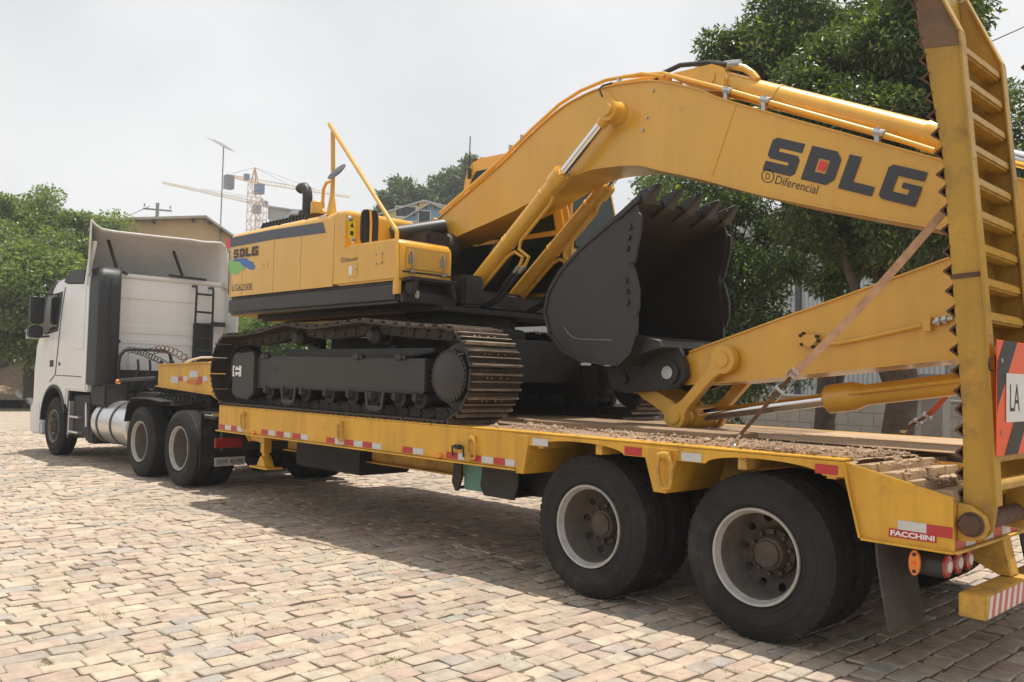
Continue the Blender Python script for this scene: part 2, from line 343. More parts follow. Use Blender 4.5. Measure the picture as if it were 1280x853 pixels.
n1 = N('ShaderNodeTexNoise'); n1.inputs['Scale'].default_value = 14; n1.inputs['Detail'].default_value = 8; L(g.outputs['Position'], n1.inputs['Vector'])
r1 = N('ShaderNodeValToRGB'); r1.color_ramp.elements[0].color = (.075, .058, .038, 1); r1.color_ramp.elements[1].color = (.17, .135, .088, 1); r1.color_ramp.elements[0].position = .3; r1.color_ramp.elements[1].position = .7; L(n1.outputs['Fac'], r1.inputs['Fac'])
sx = N('ShaderNodeSeparateXYZ'); L(g.outputs['Position'], sx.inputs[0])
# distance from the near corner of the yard measured on the ground (fixed place)
vd = N('ShaderNodeVectorMath'); vd.operation = 'DISTANCE'; L(g.outputs['Position'], vd.inputs[0]); vd.inputs[1].default_value = (2.9, -4.9, 0)
mr = N('ShaderNodeMapRange'); mr.inputs['From Min'].default_value = 24.5; mr.inputs['From Max'].default_value = 25.5; L(vd.outputs['Value'], mr.inputs['Value'])
q = N('ShaderNodeMix'); q.data_type = 'RGBA'; L(mr.outputs[0], q.inputs['Factor']); L(r1.outputs['Color'], q.inputs['A']); L(br.outputs['Color'], q.inputs['B'])
L(q.outputs['Result'], p.inputs['Base Color'])
pv = struct(MB().box(-31, 9, -9, 19, -.09, -.011).build('pavement', 'joint_bed', None, recalc=True))
# setts laid in rows across the yard
stones = []
x = -30.8
rs = np.random.RandomState(3)
while x < 8.6:
    wd = rs.uniform(.118, .162); ph = rs.uniform(0, 6.28)
    y = -8.8+rs.uniform(0, .3)
    while y < 18.6:
        ln = rs.choice([.14, .18, .205, .235, .27], p=[.15, .25, .3, .2, .1])*rs.uniform(.93, 1.07)
        cx = x+wd/2+.035*math.sin(y*.55+.3)+rs.uniform(-.006, .006); cy = y+ln/2
        d = math.hypot(cx-CAM[0], cy-CAM[1])
        if d < 25:
            u = (cx-CAM[0])*FW2[0]+(cy-CAM[1])*FW2[1]; s_ = (cx-CAM[0])*FW2[1]-(cy-CAM[1])*FW2[0]
            if u > .5 and abs(s_) < .66*u+3.2: stones.append((cx, cy, wd-rs.uniform(.005, .014), ln-rs.uniform(.005, .018)))
        y += ln
    x += wd
st = np.array(stones); ns_ = len(st)
pr = [proj((a, b, 0)) for a, b in st[:, :2]]
inf = np.array([(0 < q[0] < 1280) and (q[1] < 850) for q in pr]); dep = np.array([q[2] for q in pr])
near = np.where(inf)[0]; near = set(near[np.argsort(dep[near])][:300].tolist())
far = np.array([i for i in range(ns_) if i not in near])
def sett_rings(a, b, rs, nst):
    """nst stones of half size a, b: 25 vertices each"""
    c = .011
    P = np.stack([np.stack([a, b-c], -1), np.stack([a-c, b], -1), np.stack([-a+c, b], -1), np.stack([-a, b-c], -1), np.stack([-a, -b+c], -1), np.stack([-a+c, -b], -1), np.stack([a-c, -b], -1), np.stack([a, -b+c], -1)], 1)
    P += rs.uniform(-.007, .007, P.shape)
    inn = P*(1-.007/np.stack([a, b], -1)[:, None, :])
    tilt = rs.uniform(-.05, .05, (nst, 1, 2)); h = rs.uniform(-.008, .003, (nst, 1))
    zt = (inn*tilt).sum(-1)+h+rs.uniform(-.003, .002, (nst, 8)); zm = (P*tilt).sum(-1)+h-.006
    cz = h+rs.uniform(-.001, .005, (nst, 1))
    V = np.concatenate([np.concatenate([P, np.full((nst, 8, 1), -.05)], -1), np.concatenate([P, zm[..., None]], -1), np.concatenate([inn, zt[..., None]], -1), np.concatenate([np.zeros((nst, 1, 2)), cz[..., None]], -1)], 1)
    return V
ff = []
for i in range(8):
    j = (i+1) % 8
    ff += [(i, j, 8+j), (i, 8+j, 8+i), (8+i, 8+j, 16+j), (8+i, 16+j, 16+i), (16+i, 16+j, 24)]
ff = np.array(ff)
rs = np.random.RandomState(5)
V = sett_rings(st[far, 2]/2, st[far, 3]/2, rs, len(far)); V[:, :, 0] += st[far, 0][:, None]; V[:, :, 1] += st[far, 1][:, None]
F = (ff[None]+np.arange(len(far))[:, None, None]*25).reshape(-1, 3)
put('stone_setts', np_mesh('stone_setts', V.reshape(-1, 3), F, ['sett_stone'], np.repeat(rs.rand(len(far)), 25)), pv, kind='stuff')
var = []
for k in range(24):
    V = sett_rings(np.array([.065]), np.array([.10]), rs, 1)[0]
    var.append(np_mesh('stone_sett', V, ff, ['sett_stone'], np.full(25, rs.rand())))
for c, i in enumerate(sorted(near)):
    cx, cy, a, b = st[i]
    put('stone_sett', var[c*7 % 24 if c % 2 else (c*5+3) % 24], pv, Matrix.Translation((cx, cy, 0)) @ Matrix.Diagonal((a/.13, b/.20, 1, 1)) @ Matrix.Rotation(rad(180*(c % 2))+rs.uniform(-.03, .03), 4, 'Z'))
# grass in the joints
mat('blade', (.20, .22, .06), .7, 0, .35, 3)
gv = []; gf = []
rs = np.random.RandomState(11); nb = 0
idx = np.where(inf & (dep < 17))[0]
for i in idx:
    cx, cy, a, b = st[i]
    dens = .42*(.5+.5*math.sin(cx*1.7+1.3*math.sin(cy*1.1)))*(.5+.5*math.sin(cy*2.3+cx*.6))+.07
    if rs.rand() < dens:
        ex, ey = (cx+a/2+.006, cy+rs.uniform(-b/2, b/2)) if rs.rand() < .55 else (cx+rs.uniform(-a/2, a/2), cy+b/2+.008)
        if -.4 < ey < 3.2 and -7 < ex < 1.4 and rs.rand() < .75: continue
        for k in range(rs.randint(6, 26)):
            px_, py_ = ex+rs.normal(0, .02), ey+rs.normal(0, .026); an = rs.uniform(0, 6.28); hh = rs.uniform(.012, .036); wv = rs.uniform(.002, .0055)
            lx, ly = math.cos(an), math.sin(an); ben = rs.uniform(.5, 1.6)*hh
            gv += [(px_-ly*wv, py_+lx*wv, -.02), (px_+ly*wv, py_-lx*wv, -.02), (px_+lx*ben, py_+ly*ben, hh-.012)]; gf.append((nb, nb+1, nb+2)); nb += 3
g_ = put('joint_grass', np_mesh('joint_grass', gv, gf, ['blade']), None, kind='stuff')
tag(g_, 'short green grass growing in the joints between the stone setts', 'grass')
# ================================================================= SHARED: wheels
def wheel_meshes(dual=True):
    """wheel around local Y axis, outer face towards -Y; origin at the tyre's centre plane"""
    t = MB(); hw = .145
    prof = [(.30, -hw+.02), (.325, -hw-.004), (.33, -hw-.009), (.338, -hw-.009), (.342, -hw-.005), (.37, -hw-.010), (.405, -hw-.013), (.408, -hw-.017), (.416, -hw-.017), (.42, -hw-.012), (.445, -hw-.007), (.465, -hw+.002), (.497, -hw+.02), (.514, -hw+.035), (.52, -hw+.06)]
    for g in (-.06, -.02, .02, .06): prof += [(.52, g-.012), (.508, g-.008), (.508, g+.008), (.52, g+.012)]
    prof += [(.52, hw-.06), (.514, hw-.035), (.497, hw-.02), (.465, hw-.002), (.41, hw+.012), (.335, hw+.002), (.30, hw-.02)]
    t.lathe(prof, (0, 0, 0), (0, 1, 0), 72)
    # shoulder tread blocks
    for s in (-1, 1):
        for i in range(54):
            a = 2*math.pi*i/54; ca, sa = math.cos(a), math.sin(a); c2, s2 = math.cos(a+.07), math.sin(a+.07)
            y0, y1 = s*(hw-.012), s*(hw-.068)
            def P(r, c, q, y): return (r*c, y, r*q)
            t.loft([P(.480, ca, sa, y0*.99), P(.480, c2, s2, y0*.99), P(.488, c2, s2, y1), P(.488, ca, sa, y1)], [P(.5185, ca, sa, y0*.86), P(.5185, c2, s2, y0*.86), P(.5225, c2, s2, y1), P(.5225, ca, sa, y1)])
    tyre = t.mesh('tyre', 'rubber', ang=30)
    r = MB()
    if dual:   # outer wheel of a pair: deep dish
        r.lathe([(.282, -hw+.03), (.300, -hw-.006), (.304, -hw+.004), (.30, -hw+.03)], (0, 0, 0), (0, 1, 0), 64, 1)
        r.lathe([(.300, -hw-.006), (.287, -hw-.002), (.280, -hw+.014), (.274, -hw+.03), (.268, -hw+.040)], (0, 0, 0), (0, 1, 0), 64, 1)
        r.lathe([(.268, -hw+.040), (.267, -hw+.05), (.266, -hw+.07), (.264, .10), (.26, .11)], (0, 0, 0), (0, 1, 0), 64, 0)
        r.lathe([(.30, -hw+.03), (.28, 0), (.30, hw-.02)], (0, 0, 0), (0, 1, 0), 48, 0)
    else:
        r.lathe([(.300, -hw-.006), (.304, -hw+.004), (.29, -hw+.03)], (0, 0, 0), (0, 1, 0), 64, 1)
        r.lathe([(.300, -hw-.006), (.285, -hw), (.275, -hw+.02), (.262, -hw+.03), (.26, -hw+.05)], (0, 0, 0), (0, 1, 0), 64, 0)
    rim = r.mesh('rim', ['rim_grey', 'rim_edge'], ang=30)
    d = MB()
    # disc with round hand holes, made as a ring of 10 sectors round 10 holes
    yd0 = .10 if dual else -hw+.05; yd1 = .125 if dual else -.06
    def yd(r): return yd0+(yd1-yd0)*(r-.25)/(.16-.25)*(1 if dual else .6)
    nh = 10; hr = .028; rc = .222
    for h in range(nh):
        a0 = 2*math.pi*h/nh
        inner = []; outer = []
        for k in range(16):
            b = 2*math.pi*k/16; r_ = rc+hr*math.cos(b); an = a0+hr*math.sin(b)/rc
            inner.append((r_*math.cos(an), yd(r_), r_*math.sin(an)))
            cu, su = math.cos(b), math.sin(b); m_ = max(abs(cu), abs(su)); uu, vv = cu/m_, su/m_
            ro = rc+(uu*.042 if uu > 0 else uu*.070); ao = a0+vv*math.pi/nh
            outer.append((ro*math.cos(ao), yd(ro), ro*math.sin(ao)))
        d.loft(inner, outer, 0, caps=False)
    if dual: d.lathe([(.152, yd(.152)), (.146, .115), (.14, .10), (.135, .085)], (0, 0, 0), (0, 1, 0), 40, 0)
    else: d.lathe([(.152, yd(.152)), (.14, yd(.15)-.01)], (0, 0, 0), (0, 1, 0), 40, 0)
    hy = .085 if dual else -hw+.03
    hub = [(.150, hy+.02), (.150, hy), (.118, hy-.004), (.105, hy-.055), (.10, hy-.065), (.085, hy-.07), (.08, hy-.086), (.0, hy-.088)]
    d.lathe(hub, (0, 0, 0), (0, 1, 0), 32, 1)
    for i in range(10):
        a = 2*math.pi*(i+.5)/10; c, s = math.cos(a)*.1335, math.sin(a)*.1335
        d.cyl((c, hy+.01, s), (c, hy-.035, s), .014, n=6, mi=2)
    disc = d.mesh('wheel', ['hub_dirty', 'hub_dirty', 'steel' if not dual else 'hub_dirty'], ang=30)
    return disc, tyre, rim
W_DUAL = wheel_meshes(True); W_FRONT = wheel_meshes(False)
def add_wheel(parent, x, y, side, ms=W_DUAL):
    M = Matrix.Translation((x, y, .522)) @ (Matrix() if side < 0 else Matrix.Rotation(math.pi, 4, 'Z')) @ Matrix.Rotation(random.uniform(0, 6), 4, 'Y')
    wl = put('wheel', ms[0], parent, M); put('tyre', ms[1], wl, M); put('rim', ms[2], wl, M); return wl
def ring_link(parent, x, z, y, s=1.0, ang=-12, name='lashing_ring'):
    b = MB(); b.box(-.045*s, .045*s, -.012, .006, .035*s, .10*s); pts = []
    for i in range(24):
        a = 2*math.pi*i/24; pts.append((.058*s*math.cos(a), -.026, -.04*s+.125*s*max(-1, min(1, math.sin(a)*1.15))))
    b.tube(pts, .0145*s, 8, closed=True)
    b.cyl((-.05*s, -.018, .073*s), (.05*s, -.018, .073*s), .022*s, n=10)
    return b.build(name, 'worn_yellow', parent, M=Matrix.Translation((x, y, z)) @ Matrix.Rotation(rad(ang), 4, 'Y'))
# ================================================================= TRAILER
TR = thing('lowbed_trailer', (-3, 1.5, 0), 'yellow low-loader trailer with raised rear ramps carrying the excavator', 'trailer')
Y0, Y1, ZD = 0., 3., 1.18
def both(fn):
    fn(lambda y: y, -1); fn(lambda y: 3-y, 1)
# side rails, near and far
for s in (0, 1):
    yy = (lambda y: y) if s == 0 else (lambda y: 3-y)
    b = MB(); ya, yb = sorted((yy(0), yy(.014))); b.box(-7.2, -2.072, ya, yb, .885, 1.166)
    ya, yb = sorted((yy(-.028), yy(.12))); b.box(-7.23, -2.06, ya, yb, .868, .882)
    ya, yb = sorted((yy(0), yy(.13))); b.box(-7.2, .60, ya, yb, 1.168, 1.182)
    b.build('side_rail', 'trl_yellow', TR, .003, 1)
    # rear fascia with wheel cut-outs
    arch = lambda xc, l, r: [(xc-l*math.cos(t), 1.076+.062*math.sin(t)) for t in np.linspace(0, math.pi/2, 8)]+[(xc+r*math.sin(t), 1.138-.062*(1-math.cos(t))) for t in np.linspace(.25, math.pi/2, 7)]
    prof = [(-2.070, 1.165), (-2.070, 1.076)]+arch(-1.42, .42, .42)+[(-.83, 1.076), (-.53, 1.076)]+arch(.05, .38, .42)+[(.598, 1.076), (.598, 1.165)]
    b = MB(); ya, yb = sorted((yy(.001), yy(.016))); b.ext(prof, ya, yb); b.build('wheel_fascia', 'trl_yellow', TR)
    # brackets between and before the wheels
    for (x0, x1, x2, x3, dx) in ((-2.075, -1.93, -2.07, -1.985, 0), (-.835, -.528, -.735, -.63, 0)):
        b = MB(); ya, yb = sorted((yy(-.006), yy(.012))); zt = 1.15
        b.ext([(x0, zt), (x1, zt), (x3, .85), (x2, .85)], ya, yb)
        for (xa, xb) in ((x0, x2), (x1, x3)):
            t = -1 if xa == x0 else 1; ya, yb = sorted((yy(.012), yy(.62)))
            b.ext([(xa, zt), (xb, .85), (xb-.014*t, .85), (xa-.014*t, zt)], ya, yb)
        ya, yb = sorted((yy(.012), yy(.62))); b.box(x2+.014, x3-.014, ya, yb, .85, .862)
        b.build('wheel_bracket', 'trl_yellow', TR, .003, 1)
    # beaver tail side plate
    P = [(.602, 1.166), (1.19, 1.03), (1.195, .748), (.706, .752)]
    b = MB(); ya, yb = sorted((yy(0), yy(.016))); b.ext(P, ya, yb)
    for A, C in ((P[0], P[3]), (P[3], P[2])):
        ya, yb = sorted((yy(-.022), yy(.16))); dx, dz = C[0]-A[0], C[1]-A[1]; l = math.hypot(dx, dz); nx, nz = -dz/l*.012, dx/l*.012
        b.ext([A, C, (C[0]-nx, C[1]-nz), (A[0]-nx, A[1]-nz)], ya, yb)
    b.build('tail_side_plate', 'trl_yellow', TR)
# main beams and cross members
for y in (.95, 1.93):
    b = MB(); b.ext([(-7.2, 1.14), (1.15, 1.14), (1.15, .86), (-1.9, .78), (-2.6, .62), (-7.2, .62)], y, y+.016)
    b.box(-7.2, -2.6, y-.07, y+.09, .604, .62); b.build('main_beam', 'worn_yellow', TR)
for i, x in enumerate(np.linspace(-7.1, 1.1, 15)):
    b = MB(); z0 = .9 if x < -2 else 1.06
    if x > .62: z0 = .8
    zt = 1.14 if x < .6 else 1.14-.23*(x-.6)-.02
    b.box(x-.03, x+.03, .02, 2.98, z0, zt); b.build('cross_member', 'worn_yellow', TR)
# deck planks
rs = np.random.RandomState(2)
for i in range(13):
    y = .14+i*.2095; xs_ = [-7.15, -4.6+rs.uniform(-.8, .8), -1.9+rs.uniform(-.6, .6), .59]
    for a, c in zip(xs_[:-1], xs_[1:]):
        b = MB(); dz = rs.uniform(-.004, .006); b.box(a+.004, c-.004, y, y+.198, 1.142, 1.186+dz); b.build('deck_plank', 'wood', TR, .006, 1)
# sloping tail deck with angle cleats
sl_ = lambda x: 1.166-.231*(x-.6)
b = MB(); b.ext([(.6, 1.15), (1.19, 1.012), (1.19, 1.0), (.6, 1.138)], .02, 2.98); b.build('tail_deck', 'soiled_steel', TR)
for k, x in enumerate((.615, .76, .905, 1.05)):
    for (ya, yb) in ((.02, 1.15), (1.85, 2.98)):
        b = MB(); xb_ = x+.118; xe_ = x+.142; b.ext([(x, sl_(x)-.014), (xb_, sl_(xb_)+.026), (xb_+.01, sl_(xb_)+.024), (xe_, sl_(xe_)-.016), (xe_, sl_(xe_)-.024), (x, sl_(x)-.024)], ya, yb); b.build('tail_cleat', 'soiled_steel', TR)
# rear panel
b = MB(); b.box(1.178, 1.192, .02, 2.98, .752, 1.0); b.box(1.10, 1.215, .0, 3.0, .735, .752); b.build('rear_panel', 'worn_yellow', TR, .003, 1)
b = MB()
for i in range(20):
    b.box(1.193, 1.1945, .03+i*.148, .03+i*.148+.146, .757, .815, i % 2)
b.build('rear_tape', ['red_tape', 'white_tape'], TR)
# lashing rings
for (px, py) in ((304, 523), (425.5, 536.5), (590, 556)):
    x, z = B(px, py, -.02); ring_link(TR, x, z, -.004, .72)
for (px, py) in ((832, 582),):
    x, z = B(px, py, -.03); ring_link(TR, x, z+.0, -.022, .92, -6)
for x in (-6.6, -5.2, -3.2, -.68):
    ring_link(TR, x, 1.02, 3.004).matrix_basis = Matrix.Translation((x, 3.01, 1.02)) @ Matrix.Rotation(math.pi, 4, 'Z')
# reflective tape, each piece
CX = lambda c: 260+c/3.048
def tape(x0, x1, z0, z1, red, y=-.0035):
    b = MB(); b.box(x0, x1, min(y, y+.002), max(y, y+.002), z0, z1); b.build('reflective_tape', 'red_tape' if red else 'white_tape', TR)
lst = [(40, 62, 1), (62, 85, 0), (85, 108, 1), (108, 130, 0), (200, 225, 1), (227, 253, 0), (258, 285, 1), (287, 312, 0), (320, 350, 1), (352, 379, 0), (450, 480, 1), (482, 516, 0), (519, 552, 1), (554, 587, 0), (589, 622, 1), (625, 660, 0), (740, 778, 1), (780, 820, 0), (907, 950, 1), (953, 976, 0), (997, 1040, 1), (1042, 1086, 0), (1089, 1130, 1), (1132, 1168, 0)]
for a, c, r_ in lst:
    xa = B(CX(a), 545+CX(a)*.07, 0)[0]; xb = B(CX(c), 545+CX(c)*.07, 0)[0]; tape(xa, xb, .897, .952, r_)
for (xa, ya, xb, yb, r_) in ((666, 548.5, 685, 557.5, 0), (781, 559, 802, 569.5, 1), (852, 566.5, 877, 577, 0), (1019, 581, 1047, 593, 1)):
    x0, z0 = B((xa+xb)/2, ya, 0); x1, z1 = B((xa+xb)/2, yb, 0); tape(B(xa, ya, 0)[0], B(xb, yb, 0)[0], z1, z0, r_, -.003)
qx = lambda cx, cy: (840+cx/2.909, 540+cy/2.909)
for (pts, r_) in (([(822, 318), (926, 333)], 0), ([(926, 333), (1021, 345)], 1)):
    x0, z0 = B(*qx(*pts[0]), 0); x1, z1 = B(*qx(*pts[1]), 0); tape(x0, x1, z0-.062, z0-.004, r_)
# maker's plate on the tail
q = [qx(788, 380), qx(963, 405), qx(963, 375), qx(790, 349)]
uv, fs = text_poly('FACCHINI', .035)
decal('name_plate', ['red_paint', 'decal_white'], TR, [(rect(0, 1, 0, 1), [(0, 1, 2, 3)], 0), (np.stack([.04+.92*uv[:, 0], .18+.64*uv[:, 1]], -1), fs, 1)], q, 1, 0, .0045)
# side lamps
for (px, py) in ((549, 570), (317, 541)):
    x, z = B(px, py, -.01); b = MB(); b.lathe([(0, -.03), (.018, -.028), (.024, -.012), (.024, 0)], (0, 0, 0), (0, 1, 0), 16); b.build('side_lamp', 'amber', TR, M=Matrix.Translation((x, 0, z)) @ Matrix.Diagonal((1.8, 1, 1, 1)))
# clamp on the rail
x, z = B(574, 563, -.01); b = MB(); b.tube([(x-.07, -.02, z-.05), (x-.07, -.03, z+.03), (x+.07, -.03, z+.03), (x+.07, -.02, z-.05)], .009, 6); b.cyl((x-.03, -.03, z+.03), (x+.04, -.03, z+.03), .02, n=10); b.build('rail_clamp', 'chassis', TR)
# landing leg
for y in (.16, 2.72):
    b = MB(); b.box(-6.455, -6.375, y, y+.10, .66, 1.1); b.box(-6.445, -6.385, y+.015, y+.085, .55, .7)
    b.ext([(-6.44, .62), (-6.39, .62), (-6.31, .502), (-6.52, .502)], y-.01, y+.11); b.box(-6.62, -6.20, y-.05, y+.16, .482, .502); b.build('landing_leg', 'trl_yellow', TR, .004, 1)
# under-deck box, spare wheel carrier, winch bracket
b = MB(); b.box(-6.75, -5.36, .8, 1.5, .46, .85); b.build('storage_box', 'chassis', TR, .02)
b = MB(); b.box(-3.02, -2.74, .28, .55, .60, .86); b.build('battery_box', 'green_box', TR, .015)
for x, x1 in ((-3.1, -3.05), (-2.72, -2.34)):
    b = MB(); b.ext([(x, .88), (x1+.05, .88), (x1+.05, .70), (x1, .585), (x+.02, .585), (x-.03, .66)], .24, .262); b.ext([(x, .88), (x1+.05, .88), (x1+.05, .70), (x1, .585), (x+.02, .585), (x-.03, .66)], .56, .582); b.box(x, x1, .262, .56, .6, .62); b.build('winch_bracket', 'chassis', TR)
b = MB(); b.cyl((-3.6, .9, .8), (-2.3, .9, .72), .05); b.box(-2.4, -1.9, .5, .95, .6, .82); b.build('air_tank', 'chassis', TR)
# wheels and axles
for xa in (-1.373, 0.0):
    for y, s in ((.205, -1), (.53, -1), (2.795, 1), (2.47, 1)): add_wheel(TR, xa, y, s)
    b = MB(); b.cyl((xa, .55, .52), (xa, 2.45, .52), .075, n=20)
    for y in (.95, 1.93): b.box(xa-.35, xa+.35, y-.06, y+.1, .58, .74)
    for y in (.7, 2.3): b.cyl((xa, y-.12, .52), (xa, y+.12, .52), .2, n=24)
    b.build('axle', 'chassis', TR)
b = MB(); b.ext([(-.72, .86), (-.60, .86), (-.5, .42), (-.8, .42)], .9, .96); b.build('spring_hanger', 'chassis', TR)
# mudflaps
for y in (.02, 2.48):
    b = MB(); n_ = 8
    for i in range(n_):
        z0, z1 = .745-.49*i/n_, .745-.49*(i+1)/n_; c0, c1 = .77+.08*(i/n_)**1.4, .77+.08*((i+1)/n_)**1.4
        b.add([(c0, y, z0), (c0, y+.49, z0), (c1, y+.49+.0, z1), (c1, y+.0, z1), (c0+.012, y, z0), (c0+.012, y+.49, z0), (c1+.012, y+.49, z1), (c1+.012, y, z1)], [(0, 1, 2, 3), (7, 6, 5, 4), (0, 3, 7, 4), (1, 5, 6, 2)])
    b.build('mudflap', 'flap', TR)
# tail lamps
for yb in (.125, 2.55):
    for k, (dy, mm) in enumerate(((0., 'lamp_white'), (.16, 'lamp_red'), (.32, 'lamp_red'))):
        y = yb+dy; b = MB(); b.lathe([(0, 0), (.064, 0), (.066, .1), (.064, .13)], (.985, y, .645), (1, 0, 0), 24, 0); b.lathe([(.064, .13), (.058, .142), (.0, .15)], (.985, y, .645), (1, 0, 0), 24, 1); b.lathe([(.035, .1425), (.03, .151), (0, .153)], (.985, y, .645), (1, 0, 0), 16, 2)
        b.build('tail_lamp', ['black_plastic', 'lamp_red', 'lamp_white'], TR)
b = MB(); b.ext([(1.005+.03*math.cos(t), .69+.068*math.sin(t)) for t in np.linspace(0, 2*math.pi, 16, endpoint=False)], .0, .02, 1, 0)
for dz in (-.045, 0, .045): b.cyl((1.005, 0, .69+dz), (1.005, -.006, .69+dz), .010, n=8, mi=1 if dz else 2)
b.build('side_marker', ['amber', 'chassis', 'sign_orange'], TR, M=Matrix.Translation((-.02, .02, -.035)))
# rear bumper and its brackets
b = MB(); b.box(1.166, 1.305, .15, 2.85, .388, .515); b.build('bumper', 'worn_yellow', TR, .006, 2)
b = MB()
for i in range(26):
    y = .17+i*.1; b.add([(1.307, y, .395), (1.307, y+.05, .395), (1.307, y+.09, .508), (1.307, y+.04, .508)], [(0, 1, 2, 3)], 0); b.add([(1.307, y+.05, .395), (1.307, y+.1, .395), (1.307, y+.14, .508), (1.307, y+.09, .508)], [(0, 1, 2, 3)], 1)
b.build('bumper_stripes', ['white_tape', 'red_tape'], TR, recalc=False)
for y in (.78, 2.08):
    b = MB(); b.ext([(.8, .75), (1.19, .75), (1.24, .52), (1.17, .52), (.95, .62)], y, y+.14); b.build('bumper_bracket', 'worn_yellow', TR, .004, 1)
b = MB(); b.box(1.30, 1.306, .92, 1.32, .56, .70); b.build('licence_plate', 'red_paint', TR, .004, 1)
# ---- loading ramps
def ramp(yn):
    """ramp whose side plates stand at yn and yn+.7, hinged at the tail and folded up"""
    R_ = put('loading_ramp', None, TR, Matrix.Translation((1.26, yn+.35, .895)))
    side = [(1.205, 1.0), (1.20, 1.45), (1.095, 2.85), (.99, 3.5), (.925, 4.0), (.975, 4.0), (1.18, 3.54), (1.243, 2.83), (1.325, 1.88), (1.372, 1.0), (1.35, .86), (1.29, .80), (1.23, .82), (1.2, .9)]
    for y in (yn, yn+.685):
        b = MB(); b.ext(side, y, y+.015); f = [(.975, 4.0), (1.18, 3.54), (1.243, 2.83), (1.325, 1.88), (1.372, 1.0)]
        for A, C in zip(f[:-1], f[1:]):
            dx, dz = C[0]-A[0], C[1]-A[1]; l = math.hypot(dx, dz); nx, nz = -dz/l*.012, dx/l*.012
            ya = y-.03 if y == yn else y-.03
            b.ext([A, C, (C[0]+nx, C[1]+nz), (A[0]+nx, A[1]+nz)], ya, ya+.075)
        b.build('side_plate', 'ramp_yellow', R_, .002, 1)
    def fx(z): return np.interp(z, [1.0, 1.45, 2.85, 3.5, 4.0], [1.205, 1.2, 1.095, .99, .925])
    def rx(z): return np.interp(z, [1.0, 1.88, 2.83, 3.54, 4.0], [1.372, 1.325, 1.243, 1.18, .975])
    b = MB()
    for z0, z1 in zip(np.arange(1.0, 4.0, .25), np.arange(1.25, 4.01, .25)):
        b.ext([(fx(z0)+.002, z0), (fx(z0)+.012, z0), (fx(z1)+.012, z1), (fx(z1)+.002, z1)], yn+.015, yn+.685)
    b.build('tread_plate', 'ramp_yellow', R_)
    for z in np.arange(1.25, 3.58, .185):
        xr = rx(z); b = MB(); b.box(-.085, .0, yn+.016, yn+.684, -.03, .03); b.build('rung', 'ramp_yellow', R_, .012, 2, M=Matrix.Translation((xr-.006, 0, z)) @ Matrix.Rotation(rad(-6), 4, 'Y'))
    for z in np.arange(1.05, 3.97, .108):
        z += random.uniform(-.008, .008); x = fx(z)-.002; t_ = random.uniform(.030, .040); b = MB(); b.ext([(x+.004, z+.036), (x-t_, z+.006), (x-t_, z-.004), (x+.004, z-.034), (x+.004, z-.024), (x-t_+.013, z+.001), (x+.004, z+.025)], yn-random.uniform(.004, .014), yn+.71); b.build('cleat', 'rust', R_)
    for y in (yn-.005, yn+.69):
        b = MB(); b.ext([(fx(3.5)-.012, 3.5), (fx(4.)-.012, 4.01), (.98, 4.01), (1.17, 3.56), (1.178, 3.47)], y, y+.025); b.build('tip_plate', 'tip_rust', R_)
    b = MB(); b.ext([(fx(2.2)-.004, 2.19), (rx(2.2)-.004, 2.2), (rx(2.21)-.004, 2.225), (fx(2.21)-.004, 2.215)], yn-.008, yn-.001); b.build('weld_seam', 'rust', R_)
    # hinge
    b = MB(); b.cyl((1.262, yn-.06, .895), (1.262, yn+.76, .895), .05, n=24); b.lathe([(0, -.012), (.048, -.012), (.056, 0), (.056, .03)], (1.262, yn-.085, .895), (0, 1, 0), 6); b.lathe([(.0, .0), (.062, .0), (.066, .02)], (1.262, yn-.068, .895), (0, 1, 0), 24); b.build('hinge_pin', 'rust', R_)
    for y in (yn-.05, yn+.71):
        b = MB(); b.ext([(1.193, 1.0), (1.26, .99), (1.33, .945), (1.345, .885), (1.32, .83), (1.26, .805), (1.193, .80)], y, y+.035); b.build('hinge_lug', 'worn_yellow', R_, .004, 1)
    b = MB(); b.cyl((1.34, yn+.016, 1.10), (1.34, yn+.684, 1.10), .035, n=14); b.build('lower_rung', 'ramp_yellow', R_)
    return R_
ramp(.1); ramp(2.2)
# ---- gooseneck
GN = MB(); 
GN.ext([(-10.5, 1.345), (-10.5, 1.655), (-8.75, 1.70), (-7.55, 1.55), (-7.2, 1.18), (-7.2, .70), (-7.5, .72), (-7.9, 1.05), (-8.6, 1.275)], .6, .625)
GN.ext([(-10.5, 1.345), (-10.5, 1.655), (-8.75, 1.70), (-7.55, 1.55), (-7.2, 1.18), (-7.2, .70), (-7.5, .72), (-7.9, 1.05), (-8.6, 1.275)], 2.375, 2.4)
GN.box(-10.5, -10.48, .625, 2.375, 1.345, 1.655)
gp = [(-10.5, 1.655), (-8.75, 1.70), (-7.55, 1.55), (-7.2, 1.18)]
for A, C in zip(gp[:-1], gp[1:]): GN.ext([A, C, (C[0], C[1]+.016), (A[0], A[1]+.016)], .56, 2.44)
gp = [(-10.5, 1.345), (-8.6, 1.275), (-7.9, 1.05), (-7.5, .72)]
for A, C in zip(gp[:-1], gp[1:]): GN.ext([A, C, (C[0], C[1]-.016), (A[0], A[1]-.016)], .56, 2.44)
gn = GN.build('gooseneck', 'trl_yellow', TR)
uv, fs = text_poly('FACCHINI', .01); q = [(234, 480.5), (252.3, 481.5), (252.3, 475.5), (234, 474.5)]
decal('gooseneck_name', ['decal_red'], gn, [(uv, fs, 0)], q, 1, .6, .004)
for (a, c, r_) in ((223, 229, 1), (229, 235, 0), (247.5, 253.5, 1), (253.5, 259.5, 0)):
    x0, _ = B(a, 472, .6); x1, z = B(c, 473.5, .6); b = MB(); b.box(x0, x1, .597, .599, z-.035, z+.03); b.build('reflective_tape', 'red_tape' if r_ else 'white_tape', gn)
